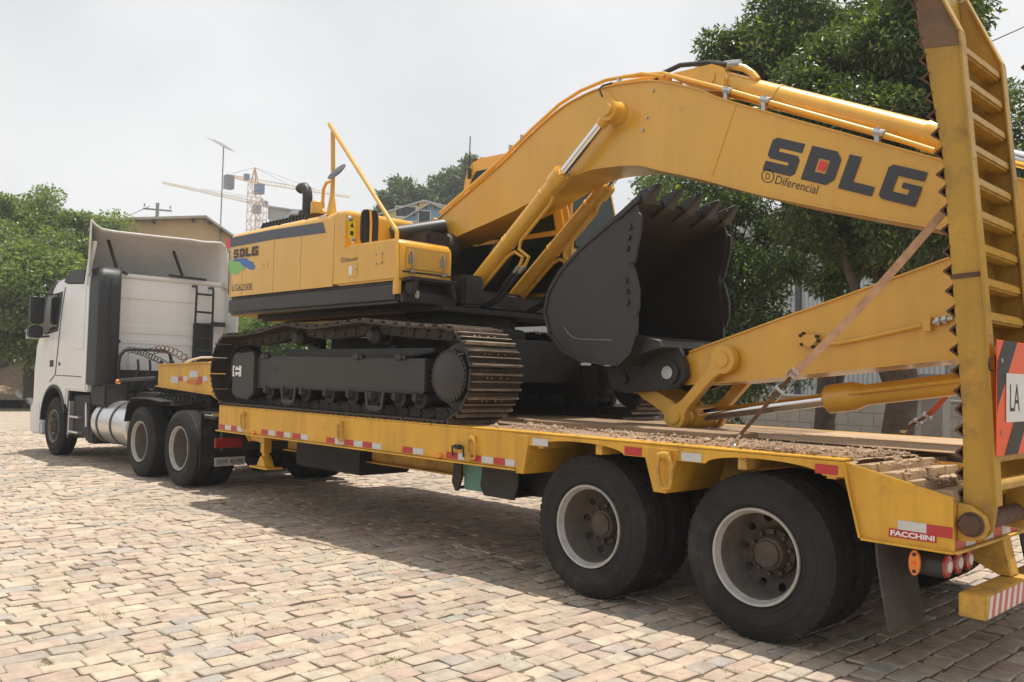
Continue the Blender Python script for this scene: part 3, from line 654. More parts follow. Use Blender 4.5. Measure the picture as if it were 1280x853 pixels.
for (a, c, y0, y1) in ((213.5, 223, 471, 478.5), (237, 247.5, 464, 471.5)):
    x0, z0 = B(a, y1, .6); x1, z1 = B(c, y0, .6); b = MB(); b.box(x0, x1, .596, .599, z0, z1); b.build('sticker', 'white_tape', gn)
b = MB(); b.cyl((-9.75, 1.5, 1.34), (-9.75, 1.5, 1.1), .05); b.build('king_pin', 'steel', gn)
# ================================================================= EXCAVATOR
EX = thing('crawler_excavator', (-4.8, 1.5, 1.19), 'yellow crawler excavator with folded boom and charcoal bucket loaded on the trailer', 'excavator')
YC = 1.5
# ---- tracks
ZT = 1.192
xi, xs2, rt, zc = -7.06, -3.06, .395, ZT+.42
def track_path():
    top = [(-3.06, 2.02), (-3.7, 2.07), (-4.3, 2.125), (-4.75, 2.10), (-5.2, 2.075), (-5.75, 2.13), (-6.3, 2.06), (-6.75, 2.03)]
    pts = []
    for t in np.linspace(-math.pi/2, math.pi/2, 24): pts.append((xs2+rt*math.cos(t), zc+(rt)*math.sin(t)))
    pts += [(a, b-.025) for a, b in top[1:]]
    for t in np.linspace(math.pi/2, 3*math.pi/2, 24): pts.append((xi+rt*math.cos(t), zc+rt*math.sin(t)))
    return np.array(pts)
TP = track_path(); cl = np.vstack([TP, TP[:1]]); sg = np.hypot(*np.diff(cl, axis=0).T); cum = np.concatenate([[0], np.cumsum(sg)]); NSH = 54; pitch = cum[-1]/NSH
def tpos(s):
    s = s % cum[-1]; return np.array([np.interp(s, cum, cl[:, 0]), np.interp(s, cum, cl[:, 1])])
b = MB(); hp = pitch/2-.003           # shoe: local x along travel, z outward
b.ext([(-hp, 0), (hp-.02, 0), (hp, .006), (hp, .016), (hp-.006, .018), (.058, .018), (.054, .045), (.044, .045), (.04, .018), (-.004, .018), (-.008, .042), (-.018, .042), (-.022, .018), (-hp+.026, .018), (-hp+.02, .045), (-hp+.006, .045), (-hp, .018)], 0, .6)
for y in (.2, .36): b.ext([(-hp-.02, -.012), (-hp+.04, -.085), (hp-.03, -.085), (hp+.02, -.03), (hp+.02, -.001), (-hp-.02, -.001)], y, y+.04)
for y in (.18, .24, .34, .42): b.cyl((.02, y, -.002), (.02, y, .032), .011, n=6)
SHOE = b.mesh('track_shoe', ['track_steel', 'grouser'])
for p_ in SHOE.polygons:
    if p_.center.z > .030: p_.material_index = 1
for y0 in (0.0, 2.4):
    tr = MB(); ch = []
    # chain rail inside the shoes
    for k in range(NSH*2):
        pass
    N_ = NSH*2
    for yy_ in (.235, .345):
        ringo = []; ringi = []
        for k in range(N_):
            p = tpos(k*cum[-1]/N_); q = tpos(k*cum[-1]/N_+.02)-tpos(k*cum[-1]/N_-.02); q /= np.hypot(*q); nrm = np.array([q[1], -q[0]])
            a = p-nrm*.045; c = p-nrm*.095
            ringo.append((a[0], a[1])); ringi.append((c[0], c[1]))
        V = [(a[0], y0+yy_-.02, a[1]) for a in ringo]+[(a[0], y0+yy_-.02, a[1]) for a in ringi]+[(a[0], y0+yy_+.02, a[1]) for a in ringo]+[(a[0], y0+yy_+.02, a[1]) for a in ringi]
        F = []
        for k in range(N_):
            j = (k+1) % N_; F += [(k, j, N_+j, N_+k), (2*N_+k, 3*N_+k, 3*N_+j, 2*N_+j), (k, 2*N_+k, 2*N_+j, j), (N_+k, N_+j, 3*N_+j, 3*N_+k)]
        tr.add(V, F)
    T = tr.build('track', 'under_black', EX)
    for k in range(NSH):
        s_ = k*pitch; p = tpos(s_); q = tpos(s_+hp*.7)-tpos(s_-hp*.7); q /= np.hypot(*q); nrm = np.array([q[1], -q[0]])
        M = Matrix(((q[0], 0, nrm[0], p[0]), (0, 1, 0, y0), (q[1], 0, nrm[1], p[1]), (0, 0, 0, 1)))
        put('track_shoe', SHOE, T, M)
    near = y0 == 0
    fy = (lambda y: y) if near else (lambda y: 3-y)
    # frame
    f = MB(); ya, yb = sorted((fy(.09), fy(.5)))
    f.ext([(-6.62, 1.785), (-3.36, 1.755), (-3.36, 1.44), (-6.62, 1.42)], ya, yb)
    ya, yb = sorted((fy(.07), fy(.52))); f.ext([(-6.60, 1.432), (-3.36, 1.452), (-3.36, 1.43), (-6.60, 1.408)], ya, yb)
    f.ext([(-6.2, 1.78), (-4., 1.76), (-3.5, 1.82), (-3.5, 1.86), (-6.2, 1.86)], min(fy(.3), fy(.52)), max(fy(.3), fy(.52)))
    f.build('track_frame', 'charcoal', EX, .012)
    for (x_, z_) in ((-6.3, 1.775), (-4.45, 1.77), (-3.75, 1.765)):
        f = MB(); ya, yb = sorted((fy(.06), fy(.12))); f.box(x_-.05, x_+.05, ya, yb, z_-.03, z_+.03); f.cyl((x_+.09, fy(.12), z_), (x_+.09, fy(.06), z_), .025, n=10); f.build('frame_lug', 'charcoal', EX, .008, 1)
    f = MB(); f.lathe([(0, 0), (.045, 0), (.05, .004)], (-6.05, fy(.087), 1.63), (0, 1 if near else -1, 0), 20); f.build('access_hole', 'decal_black', EX)
    f = MB(); ya, yb = sorted((fy(.05), fy(.14))); f.ext([(-6.98, 1.80), (-6.5, 1.83), (-6.46, 1.77), (-6.46, 1.34), (-6.6, 1.27), (-6.9, 1.285), (-7.0, 1.33)], ya, yb); f.build('idler_guard', 'charcoal', EX, .012)
    f = MB(); c = (xi, 0, zc); f.lathe([(0, .1), (.08, .1), (.1, .14), (.22, .16), (.26, .22), (.29, .24), (.29, .36), (.26, .38), (.1, .42)], (xi, y0, zc), (0, 1, 0), 32); f.build('idler', 'under_black', EX)
    f = MB(); dr = 1 if near else -1; oy = y0+.0 if near else 3.0
    f.lathe([(0, .06), (.205, .06), (.232, .075), (.235, .12), (.2, .14), (.2, .2), (.30, .21), (.30, .33), (.2, .34)], (xs2+.05, oy, zc-.01), (0, dr, 0), 40)
    for i in range(28):
        a = 2*math.pi*i/28; f.cyl((xs2+.05+.215*math.cos(a), oy+dr*.056, zc-.01+.215*math.sin(a)), (xs2+.05+.215*math.cos(a), oy+dr*.07, zc-.01+.215*math.sin(a)), .012, n=6)
    for i in range(21):
        a = 2*math.pi*i/21; f.box(-.02, .02, 0, 0, 0, 0) if 0 else None
    f.build('sprocket', 'charcoal', EX)
    for px in (318, 336, 358, 381, 411, 440, 468, 498, 524):
        x = B(px, 495, .12)[0]; f = MB()
        f.lathe([(0, .06), (.035, .06), (.05, .08), (.06, .12), (.10, .13), (.10, .2), (.085, .21), (.085, .37), (.10, .38), (.10, .45), (.05, .47), (0, .5)], (x, y0, ZT+.2), (0, 1, 0), 20)
        f.cyl((x+.03, y0+.075, ZT+.205), (x+.03, y0+.05, ZT+.205), .014, n=6)
        f.build('track_roller', 'under_black', EX)
    for px in (360, 468):
        x = B(px, 497, .06)[0]; f = MB(); ya, yb = sorted((fy(.055), fy(.075)))
        f.ext([(x-.16, 1.43), (x-.12, 1.43), (x-.1, 1.30), (x+.1, 1.30), (x+.12, 1.43), (x+.16, 1.43), (x+.13, 1.27), (x+.06, 1.245), (x-.06, 1.245), (x-.13, 1.27)], ya, yb); f.build('track_guard', 'charcoal', EX)
    for x in (-5.72, -4.3):
        f = MB(); f.lathe([(0, .12), (.05, .12), (.075, .16), (.09, .18), (.09, .25), (.06, .26), (.06, .33), (.09, .34), (.09, .4), (0, .42)], (x, y0, 1.985), (0, 1, 0), 20); f.box(x-.05, x+.05, y0+.42, y0+.5, 1.7, 2.0); f.build('carrier_roller', 'under_black', EX)
# stickers on the frame
b = MB(); x0, z0 = B(291, 470.5, .05); x1, z1 = B(302, 457.5, .05); b.box(x0, x1, .046, .049, z0, z1); xm, zm = (x0+x1)/2, (z0+z1)/2
b.build('direction_sticker', ['decal_white'], EX)
b = MB(); l = (x1-x0); b.tube([(xm+.3*l*math.cos(t), .0445, zm+.3*l*math.sin(t)) for t in np.linspace(.7, 5.6, 12)], .008, 6); b.box(xm-.2*l, xm+.3*l, .0435, .0455, zm-.012, zm+.012); b.build('sticker_mark', 'decal_black', EX)
# x-frame body and swing ring
b = MB(); b.ext([(-5.6, .5), (-5.1, .8), (-4.1, .8), (-3.6, .5), (-3.6, 2.5), (-4.1, 2.2), (-5.1, 2.2), (-5.6, 2.5)], 1.55, 2.0, 2); b.cyl((-4.6, 1.5, 1.9), (-4.6, 1.5, 2.12), .78, n=40); b.build('car_body', 'under_black', EX, .02)
b = MB(); b.cyl((-4.6, 1.5, 2.12), (-4.6, 1.5, 2.2), .66, n=48); b.cyl((-4.6, 1.5, 2.2), (-4.6, 1.5, 2.30), .60, n=48); b.build('swing_ring', 'under_black', EX)
# ---- upper structure
def arcpts(cx, cy, r, a0, a1, n): return [(cx+r*math.cos(rad(a)), cy+r*math.sin(rad(a))) for a in np.linspace(a0, a1, n)]
XR = -7.62
rear = arcpts(-7.22, .50, .38, -90, -168, 9)+[(XR-.02, .9), (XR-.06, 1.5), (XR-.02, 2.1)]+arcpts(-7.22, 2.50, .38, 168, 90, 9)
b = MB(); b.ext([(-3.86, .12)]+rear+[(-3.86, 2.88)], 2.285, 2.50, 2); b.build('platform_skirt', 'charcoal', EX, .035, 3)
b = MB(); b.ext([(-3.7, .55), (-7.0, .35), (-7.4, .8), (-7.4, 2.2), (-7.0, 2.65), (-3.7, 2.45)], 2.235, 2.29, 2); b.build('platform_floor', 'under_black', EX, .01)
for y in (.45, .75, 2.25, 2.55):
    b = MB(); b.box(-7.0, -4.2, y-.03, y+.03, 2.215, 2.24); b.build('belly_plate', 'rust', EX)
# counterweight and doors: rounded top edge made by rings of the plan shape
def body(plan, z0, z1, rnd, n=5):
    cx = sum(p[0] for p in plan)/len(plan); cy = sum(p[1] for p in plan)/len(plan); rings = []
    def inset(d):
        out = []; m_ = len(plan)
        for i in range(m_):
            a = Vector(plan[i-1]); c = Vector(plan[i]); e_ = Vector(plan[(i+1) % m_])
            d1 = (c-a).normalized(); d2 = (e_-c).normalized(); n1 = Vector((d1.y, -d1.x)); n2 = Vector((d2.y, -d2.x))
            k = n1+n2; k = k/max(.3, k.length_squared/2*1.0) if k.length > 0 else n1
            out.append((c.x-k.x*d*sgn, c.y-k.y*d*sgn))
        return out
    area = sum(plan[i-1][0]*plan[i][1]-plan[i][0]*plan[i-1][1] for i in range(len(plan))); sgn = 1 if area > 0 else -1
    lv = [(0, z0)]+[(rnd*(1-math.cos(t)), z1-rnd+rnd*math.sin(t)) for t in np.linspace(0, math.pi/2, n)]
    V = []; F = []; m_ = len(plan)
    for d, z in lv: V += [(x, y, z) for x, y in inset(d)]
    for k in range(len(lv)-1):
        for i in range(m_): j = (i+1) % m_; F.append((k*m_+i, k*m_+j, (k+1)*m_+j, (k+1)*m_+i))
    F.append(tuple(range((len(lv)-1)*m_, len(lv)*m_))); F.append(tuple(range(m_-1, -1, -1)))
    return V, F
xs1, xs2_, xs3 = -6.235, -5.64, -4.985
gap = .008
b = MB(); b.add(*body([(-6.99, .12)]+rear+[(-6.99, 2.88)], 2.505, 3.30, .09)); b.build('counterweight', 'exc_yellow', EX)
for k, (xa, xb) in enumerate(((-6.985+gap-.004, xs1-gap/2), (xs1+gap/2, xs2_-gap/2), (xs2_+gap/2, xs3-gap/2))):
    zt = 3.30
    b = MB(); b.add(*body([(xb, .12), (xa, .12), (xa, 2.88), (xb, 2.88)], 2.505, zt, .09)); b.build('engine_door', 'exc_yellow', EX)
b = MB(); b.box(-7.0, -4.9, .132, 2.87, 2.5, 3.19); b.build('engine_bay', 'decal_black', EX)
# right hand front: upper tank block, fender and tool box
b = MB(); b.add(*body([(-4.80, .13), (xs3+gap/2, .12), (xs3+gap/2, 1.05), (-4.80, 1.05)], 2.7, 3.30, .06)); b.build('tank_housing', 'exc_yellow', EX)
b = MB(); cr = [(-4.985, 2.505), (-4.985, 2.83), (-4.86, 2.85), (-4.76, 2.90), (-4.66, 2.915), (-3.94, 2.91), (-3.88, 2.89), (-3.855, 2.83), (-3.855, 2.505)]
b.ext(cr, .112, .79); b.build('tool_box', 'exc_yellow', EX, .02, 3)
# lid panel on the tool box front with two latches
b = MB(); b.box(-3.853, -3.842, .20, .74, 2.62, 2.84); b.build('tool_box_lid', 'exc_yellow', EX, .012, 3)
b = MB(); b.box(-3.856, -3.848, .17, .77, 2.585, 2.60); b.build('lid_seam', 'decal_black', EX)
for y in (.27, .66):
    b = MB(); b.tube([(-3.84, y, 2.60), (-3.825, y, 2.66), (-3.82, y, 2.75), (-3.835, y-.01, 2.80), (-3.842, y-.02, 2.77)], .009, 8); b.box(-3.842, -3.828, y-.045, y-.012, 2.68, 2.75); b.box(-3.842, -3.82, y-.03, y+.03, 2.585, 2.605); b.build('lid_latch', 'steel', EX)
# step
b = MB(); b.ext([(-3.84, .16), (-3.70, .16), (-3.70, .74), (-3.84, .74)], 2.5, 2.535, 2); b.ext([(.16, 2.36), (.22, 2.36), (.26, 2.5), (.2, 2.5)], -3.84, -3.70, 0); b.ext([(.68, 2.36), (.74, 2.36), (.70, 2.5), (.64, 2.5)], -3.84, -3.70, 0); b.box(-3.85, -3.78, .14, .80, 2.29, 2.40)
b.build('step', 'charcoal', EX, .01)
b = MB(); b.box(-3.78, -3.755, .26, .31, 2.335, 2.41); b.build('work_lamp', 'lamp_white', EX, .01)
# seams and decals on the flank
YB = .12; q4 = lambda cx, cy: (260+cx/4, 240+cy/4)
def seam(p0, p1): 
    a = at(*q4(*p0), 1, YB); c = at(*q4(*p1), 1, YB); MBs = MB(); MBs.tube([a+np.array([0, .001, 0]), c+np.array([0, .001, 0])], .006, 4); MBs.build('panel_seam', 'decal_black', EX)
seam((107, 300), (102, 515))
decal('flank_logo', ['decal_grey', 'decal_red'], EX, sdlg_layers(), [q4(128, 333), q4(250, 317), q4(253, 270), q4(130, 290)], 1, YB)
uv, fs = text_poly('LG6250E', .0); decal('model_number', ['decal_grey'], EX, [(uv, fs, 0)], [q4(120, 497), q4(223, 490), q4(223, 457), q4(120, 464)], 1, YB)
st_ = [(114, 230), (320, 190), (575, 152), (590, 205), (320, 240), (112, 278)]
b = MB(); b.add([at(*q4(*p), 1, YB)+np.array([0, -.003, 0]) for p in st_], [tuple(range(6))]); b.build('stripe', 'decal_stripe', EX, recalc=False)
b = MB(); b.add([at(*q4(*p), 1, YB)+np.array([0, -.004, 0]) for p in ((93, 236), (113, 231), (112, 278), (90, 283))], [(0, 1, 2, 3)]); b.build('stripe_end', 'decal_red', EX, recalc=False)
gr = [(107, 342), (125, 340), (140, 350), (158, 350), (172, 368), (188, 378), (180, 392), (160, 393), (150, 412), (130, 414), (118, 405), (107, 408)]
bl = [(122, 344), (140, 332), (160, 335), (190, 330), (205, 345), (222, 350), (236, 372), (230, 388), (210, 390), (198, 380), (186, 377), (172, 366), (158, 348), (140, 348)]
for pts, mm, o_ in ((gr, 'decal_green', .003), (bl, 'decal_blue', .0042)):
    b = MB(); b.add([at(*q4(*p), 1, YB)+np.array([0, -o_, 0]) for p in pts], [tuple(range(len(pts)))]); b.build('splash', mm, EX, recalc=False)
uv, fs = text_poly('Diferencial'); ringp = lambda n, r: [(.5+.5*r*math.cos(2*math.pi*i/n), .5+.5*r*math.sin(2*math.pi*i/n)) for i in range(n)]
def ring_faces(n): return [(i, (i+1) % n, n+(i+1) % n, n+i) for i in range(n)]
uvD, fsD = text_poly('D')
def dif(parent, mm, qt, qr, ax, val):
    decal('dealer_name', [mm], parent, [(uv, fs, 0)], qt, ax, val)
    decal('dealer_mark', [mm], parent, [(ringp(20, 1)+ringp(20, .84), ring_faces(20), 0), (np.stack([.32+.36*uvD[:, 0], .26+.48*uvD[:, 1]], -1), fsD, 0)], qr, ax, val)
dif(EX, 'decal_grey', [q4(684, 353), q4(748, 342), q4(748, 322), q4(684, 332)], [q4(665, 356), q4(681, 353), q4(681, 324), q4(665, 327)], 1, .112)
# hatches on the flank
def hatch(pts, yv, nm='hatch'):
    P = [at(*q4(*p), 1, yv) for p in pts]; b = MB(); b.loft([p+np.array([0, .002, 0]) for p in P], [p+np.array([0, -.006, 0]) for p in P]); return b.build(nm, 'exc_yellow', EX, .002, 1)
hatch(((262, 345), (300, 340), (300, 380), (262, 385)), YB); hatch(((700, 366), (748, 358), (748, 422), (700, 430)), .112); hatch(((835, 307), (872, 302), (872, 358), (835, 364)), .112)
for (c_, y_) in (((279, 365), YB-.006), ((739, 387), .106), ((840, 312), .106), ((868, 308), .106), ((840, 358), .106), ((868, 353), .106)):
    p = at(*q4(*c_), 1, y_); b = MB(); b.cyl(p, p+np.array([0, -.008, 0]), .011, n=10); b.build('hatch_bolt', 'steel', EX)
p = at(*q4(714, 393), 1, .106); b = MB(); b.box(p[0]-.03, p[0]+.03, .1015, .1055, p[2]-.045, p[2]+.045); b.build('sticker', 'decal_white', EX)
# front face of the tank housing: lamps, sticker, mirror
XF = -4.80
for (cx, cy) in ((712, 137), (727, 243)):
    y, z = BX(*q4(cx, cy), XF); b = MB(); b.lathe([(0, .012), (.018, .012), (.03, .004), (.034, 0)], (XF, y, z), (1, 0, 0), 16); b.build('latch', 'steel', EX)
y, z = BX(*q4(719, 187), XF); b = MB(); b.box(XF, XF+.003, y-.045, y+.045, z-.10, z+.10); b.build('warning_sticker', 'decal_yellow', EX)
b = MB(); b.add([(XF+.005, y-.025, z+.02), (XF+.005, y+.025, z+.02), (XF+.005, y, z+.07)], [(0, 1, 2)]); b.box(XF+.003, XF+.005, y-.02, y+.02, z-.065, z-.02); b.build('sticker_mark', 'decal_grey', EX)
y, z = BX(462, 285, -4.55); b = MB(); b.ext([(y+.105*np.sign(math.cos(t))*abs(math.cos(t))**.45, z+.185*np.sign(math.sin(t))*abs(math.sin(t))**.45) for t in np.linspace(0, 2*math.pi, 28, endpoint=False)], -4.58, -4.53, 0); b.build('mirror', 'black_plastic', EX, .012)
b = MB(); b.tube([(-4.52, y-.02, z+.18), (-4.50, y-.02, z+.05), (-4.50, y-.02, z-.22), (-4.47, y+.06, z-.27), (-4.4, y+.14, z-.31), (-4.4, y+.15, z-.42)], .013, 8); b.build('mirror_bracket', 'exc_yellow', EX)
# handrail: upright, long brace, lower post
A = at(413, 158, 1, .16); Bt = at(496, 290, 1, .09); Cb = at(496, 366, 1, .09)
b = MB(); b.tube([A+np.array([-.02, 0, .03]), A, Bt+np.array([-.02, 0, .03]), Bt, Cb], .021, 10)
U = at(418, 255, 1, .2); b.tube([A+np.array([.02, .02, -.06]), (A[0]+.02, .2, 3.75), (A[0]+.02, .2, 3.28)], .024, 10); b.cyl((A[0]+.02, .2, 3.28), (A[0]+.02, .2, 3.5), .06, .026, n=12)
p1 = (A[0]+.02, .2, 3.66); b.tube([p1, (A[0]-.1, .2, 3.655), (A[0]-.16, .2, 3.59), (A[0]-.17, .2, 3.38), (A[0]-.12, .2, 3.33), (A[0]-.02, .2, 3.32)], .018, 10)
b.box(Cb[0]-.06, Cb[0]+.03, .085, .115, Cb[2]-.01, Cb[2]+.12)
b.build('handrail', 'exc_yellow', EX)
c = at(421, 215, 1, .14); b = MB(); d = Vector((-_r*.50+_u*.62-_f*.42).tolist()).normalized(); b.lathe([(0, -.02), (.07, -.018), (.115, -.004), (.12, .006), (.0, .008)], c, d, 28); b.build('round_mirror', 'decal_stripe', EX)
# engine cover louvres, exhaust, cap
b = MB(); b.box(-7.0, -5.75, .55, 2.4, 3.25, 3.40); b.build('engine_cover', 'exc_yellow', EX, .04, 3)
for i in range(14):
    x = B(336+i*4.1, 272, .6)[0]; b = MB(); b.ext([(x-.03, 3.40), (x+.03, 3.40), (x+.05, 3.47), (x+.03, 3.475)], .5, .85); b.build('louvre', 'black_plastic', EX)
ex, ez = B(384, 262, .75); b = MB(); b.tube([(ex, .75, 3.2), (ex, .75, ez+.1), (ex-.005, .75, ez+.18), (ex-.03, .75, ez+.25), (ex-.08, .75, ez+.285), (ex-.15, .75, ez+.29), (ex-.19, .75, ez+.27)], .062, 16); b.build('exhaust_pipe', 'charcoal', EX)
ex, ez = B(397, 262, .75); b = MB(); b.lathe([(0, .16), (.07, .155), (.085, .14), (.085, 0)], (ex, .75, ez-.06), (0, 0, 1), 20); b.build('filter_cap', 'exc_yellow', EX)
ex, ez = B(367, 268, .75); b = MB(); b.tube([(ex-.3, .75, 3.42), (ex, .75, ez), (ex+.2, .75, ez-.02)], .05, 12); b.build('exhaust_cover', 'steel', EX)
# dark hose bay between tool box and boom
b = MB(); b.box(-4.95, -4.3, .82, 1.14, 2.4, 3.12); b.box(-4.6, -3.7, .82, 1.1, 2.3, 2.62); b.build('hose_bay', 'charcoal', EX, .03)
hb = [(500, 277), (515, 279), (530, 283)]
b = MB(); b.cyl((-4.78, .7, 3.10), (-4.55, 1.25, 3.24), .09, n=16); b.cyl((-4.5, 1.0, 2.95), (-4.5, 1.3, 3.0), .17, n=20); b.build('boom_foot_guard', 'charcoal', EX, .01)
for i in range(5):
    b = MB(); o_ = i*.05; b.tube([(-4.82, .90+o_, 2.95), (-4.74, .95+o_, 3.14), (-4.62, 1.05+o_, 3.21), (-4.56, 1.2+o_*.5, 3.19), (-4.52, 1.34+o_*.4, 3.12)], .022, 8); b.build('hose', 'hose', EX)
for i in range(5):
    b = MB(); o_ = i*.07; b.tube([(-4.25, 1.15+o_, 2.5), (-3.95, 1.2+o_, 2.62), (-3.8, 1.25+o_, 2.85), (-3.72, 1.27+o_*.8, 2.98)], .022, 8); b.build('hose', 'hose', EX)
# ---- cab
CB = MB()
cabp = [(-5.14, 2.5), (-5.14, 3.9), (-5.08, 4.12), (-4.95, 4.21), (-3.75, 4.17), (-3.62, 4.08), (-3.36, 3.1), (-3.36, 2.5)]
CB.ext(cabp, 1.98, 2.92); cab = CB.build('cab', 'exc_yellow', EX, .05, 3)
wn = [(-4.98, 3.18), (-4.98, 3.90), (-4.88, 4.04), (-3.80, 4.03), (-3.72, 3.86), (-3.56, 3.2)]
for y in (1.972, 2.918):
    b = MB(); b.ext(wn, y, y+.012); b.build('window_pane', 'glass_cab', cab, .003, 1)
    b = MB(); b.ext([(-4.98, 2.53), (-3.42, 2.53), (-3.47, 3.14), (-4.98, 3.14)], y, y+.01); b.build('window_pane', 'glass_cab', cab)
b = MB(); b.loft([(-3.71, 2.06, 4.03), (-3.71, 2.84, 4.03), (-3.40, 2.84, 2.95), (-3.40, 2.06, 2.95)], [(-3.60, 2.06, 4.03), (-3.60, 2.84, 4.03), (-3.335, 2.84, 3.02), (-3.335, 2.06, 3.02)]); b.build('windscreen', 'glass_cab', cab)
b = MB(); b.box(-5.148, -5.138, 2.1, 2.8, 3.3, 3.95); b.build('window_pane', 'glass_cab', cab)
b = MB(); x, z = B(598, 197, 2.2); b.lathe([(0, .09), (.06, .085), (.085, .06), (.085, .04), (.05, .03), (.05, 0)], (x, 2.2, 4.19), (0, 0, 1), 20); b.build('beacon', 'charcoal', cab)
x, z = B(588, 205, 1.97); b = MB(); b.cyl((x, 1.955, z-.15), (x, 1.955, z+.33), .007, n=6); b.cyl((x, 1.955, z-.18), (x, 1.955, z-.06), .022, n=8); b.build('aerial', 'decal_grey', cab)
for xx in (-3.30,):
    b = MB(); b.tube([(xx, 1.95, 2.6), (xx, 1.93, 3.7)], .018, 8); b.build('cab_rail', 'exc_yellow', cab)
# ---- boom
YN, YF = 1.29, 1.71
c8 = lambda cx, cy: (780+cx/3.122, 60+cy/3.122); c7 = lambda cx, cy: (460+cx/3.765, 80+cy/3.765); c1 = lambda cx, cy: (540+cx/4.265, 220+cy/4.265)
top = [(541, 272)]+[c7(*p) for p in ((330, 735), (480, 605), (640, 465), (760, 345), (890, 228), (990, 165), (1110, 115), (1280, 87))]+[c8(*p) for p in ((150, 135), (300, 168), (430, 217), (1210, 433))]
bot = [(543, 306)]+[c7(*p) for p in ((385, 825), (700, 685), (920, 555), (1000, 515), (1070, 492), (1180, 478), (1280, 475))]+[c8(*p) for p in ((140, 475), (300, 508), (600, 585), (1240, 705))]
def smooth(pts, n_=3):
    P_ = [Vector(p) for p in pts]; out = [tuple(P_[0])]
    for i in range(len(P_)-1):
        a, b_, c, d_ = P_[max(i-1, 0)], P_[i], P_[i+1], P_[min(i+2, len(P_)-1)]
        for k in range(1, n_+1):
            t = k/n_; q_ = .5*((2*b_)+(c-a)*t+(2*a-5*b_+4*c-d_)*t*t+(3*b_-a-3*c+d_)*t*t*t); out.append((q_.x, q_.y))
    return out
T3r = [B(*p, YN) for p in top]; B3r = [B(*p, YN) for p in bot]
T3 = T3r[:1]+smooth(T3r[1:]); B3 = B3r[:1]+smooth(B3r[1:])
tipx, tipz = 1.62, 2.20
T3 += [(1.35, T3[-1][1]-(1.35-T3[-1][0])*.42), (tipx, tipz+.17), (tipx+.14, tipz+.06)]; B3 += [(1.3, B3[-1][1]-(1.3-B3[-1][0])*.30-.02), (tipx-.1, tipz-.16), (tipx+.06, tipz-.15)]
prof = T3+B3[::-1]
b = MB(); b.ext(prof, YN, YF); boom = b.build('boom', 'exc_yellow', EX)
b = MB()   # welded flanges standing slightly proud along both edges
for line, s_ in ((T3[1:-1], 1), (B3[1:-1], -1)):
    for A_, C_ in zip(line[:-1], line[1:]): b.ext([A_, C_, (C_[0], C_[1]+.012*s_), (A_[0], A_[1]+.012*s_)], YN-.018, YF+.018)
b.build('boom_flange', 'exc_yellow', EX)
b = MB(); a_ = at(*c8(437, 222), 1, YN); c_ = at(*c8(345, 498), 1, YN); b.tube([a_, c_], .008, 6); b.build('weld_seam', 'exc_yellow', EX)
# cylinder boss and pin
px_, pz_ = B(760, 138, 1.12)
b = MB(); b.lathe([(0, -.03), (.055, -.03), (.058, 0), (.085, .002), (.088, .10), (.10, .11), (.115, .17), (.13, .18)], (px_, 1.11, pz_), (0, 1, 0), 32); b.build('boss_pin', 'exc_yellow', EX); b = MB(); b.lathe([(0, -.03), (.055, -.03), (.085, .002), (.088, .10), (.115, .17)], (px_, 1.89, pz_), (0, -1, 0), 32); b.build('boss_pin', 'exc_yellow', EX)
b = MB(); p0 = at(753, 121, 1, 1.2); p1 = at(765, 104, 1, 1.29); b.tube([p0, p0+np.array([-.04, 0, .08]), p1+np.array([-.12, 0, .0]), p1], .009, 6); b.build('grease_line', 'hose', EX)
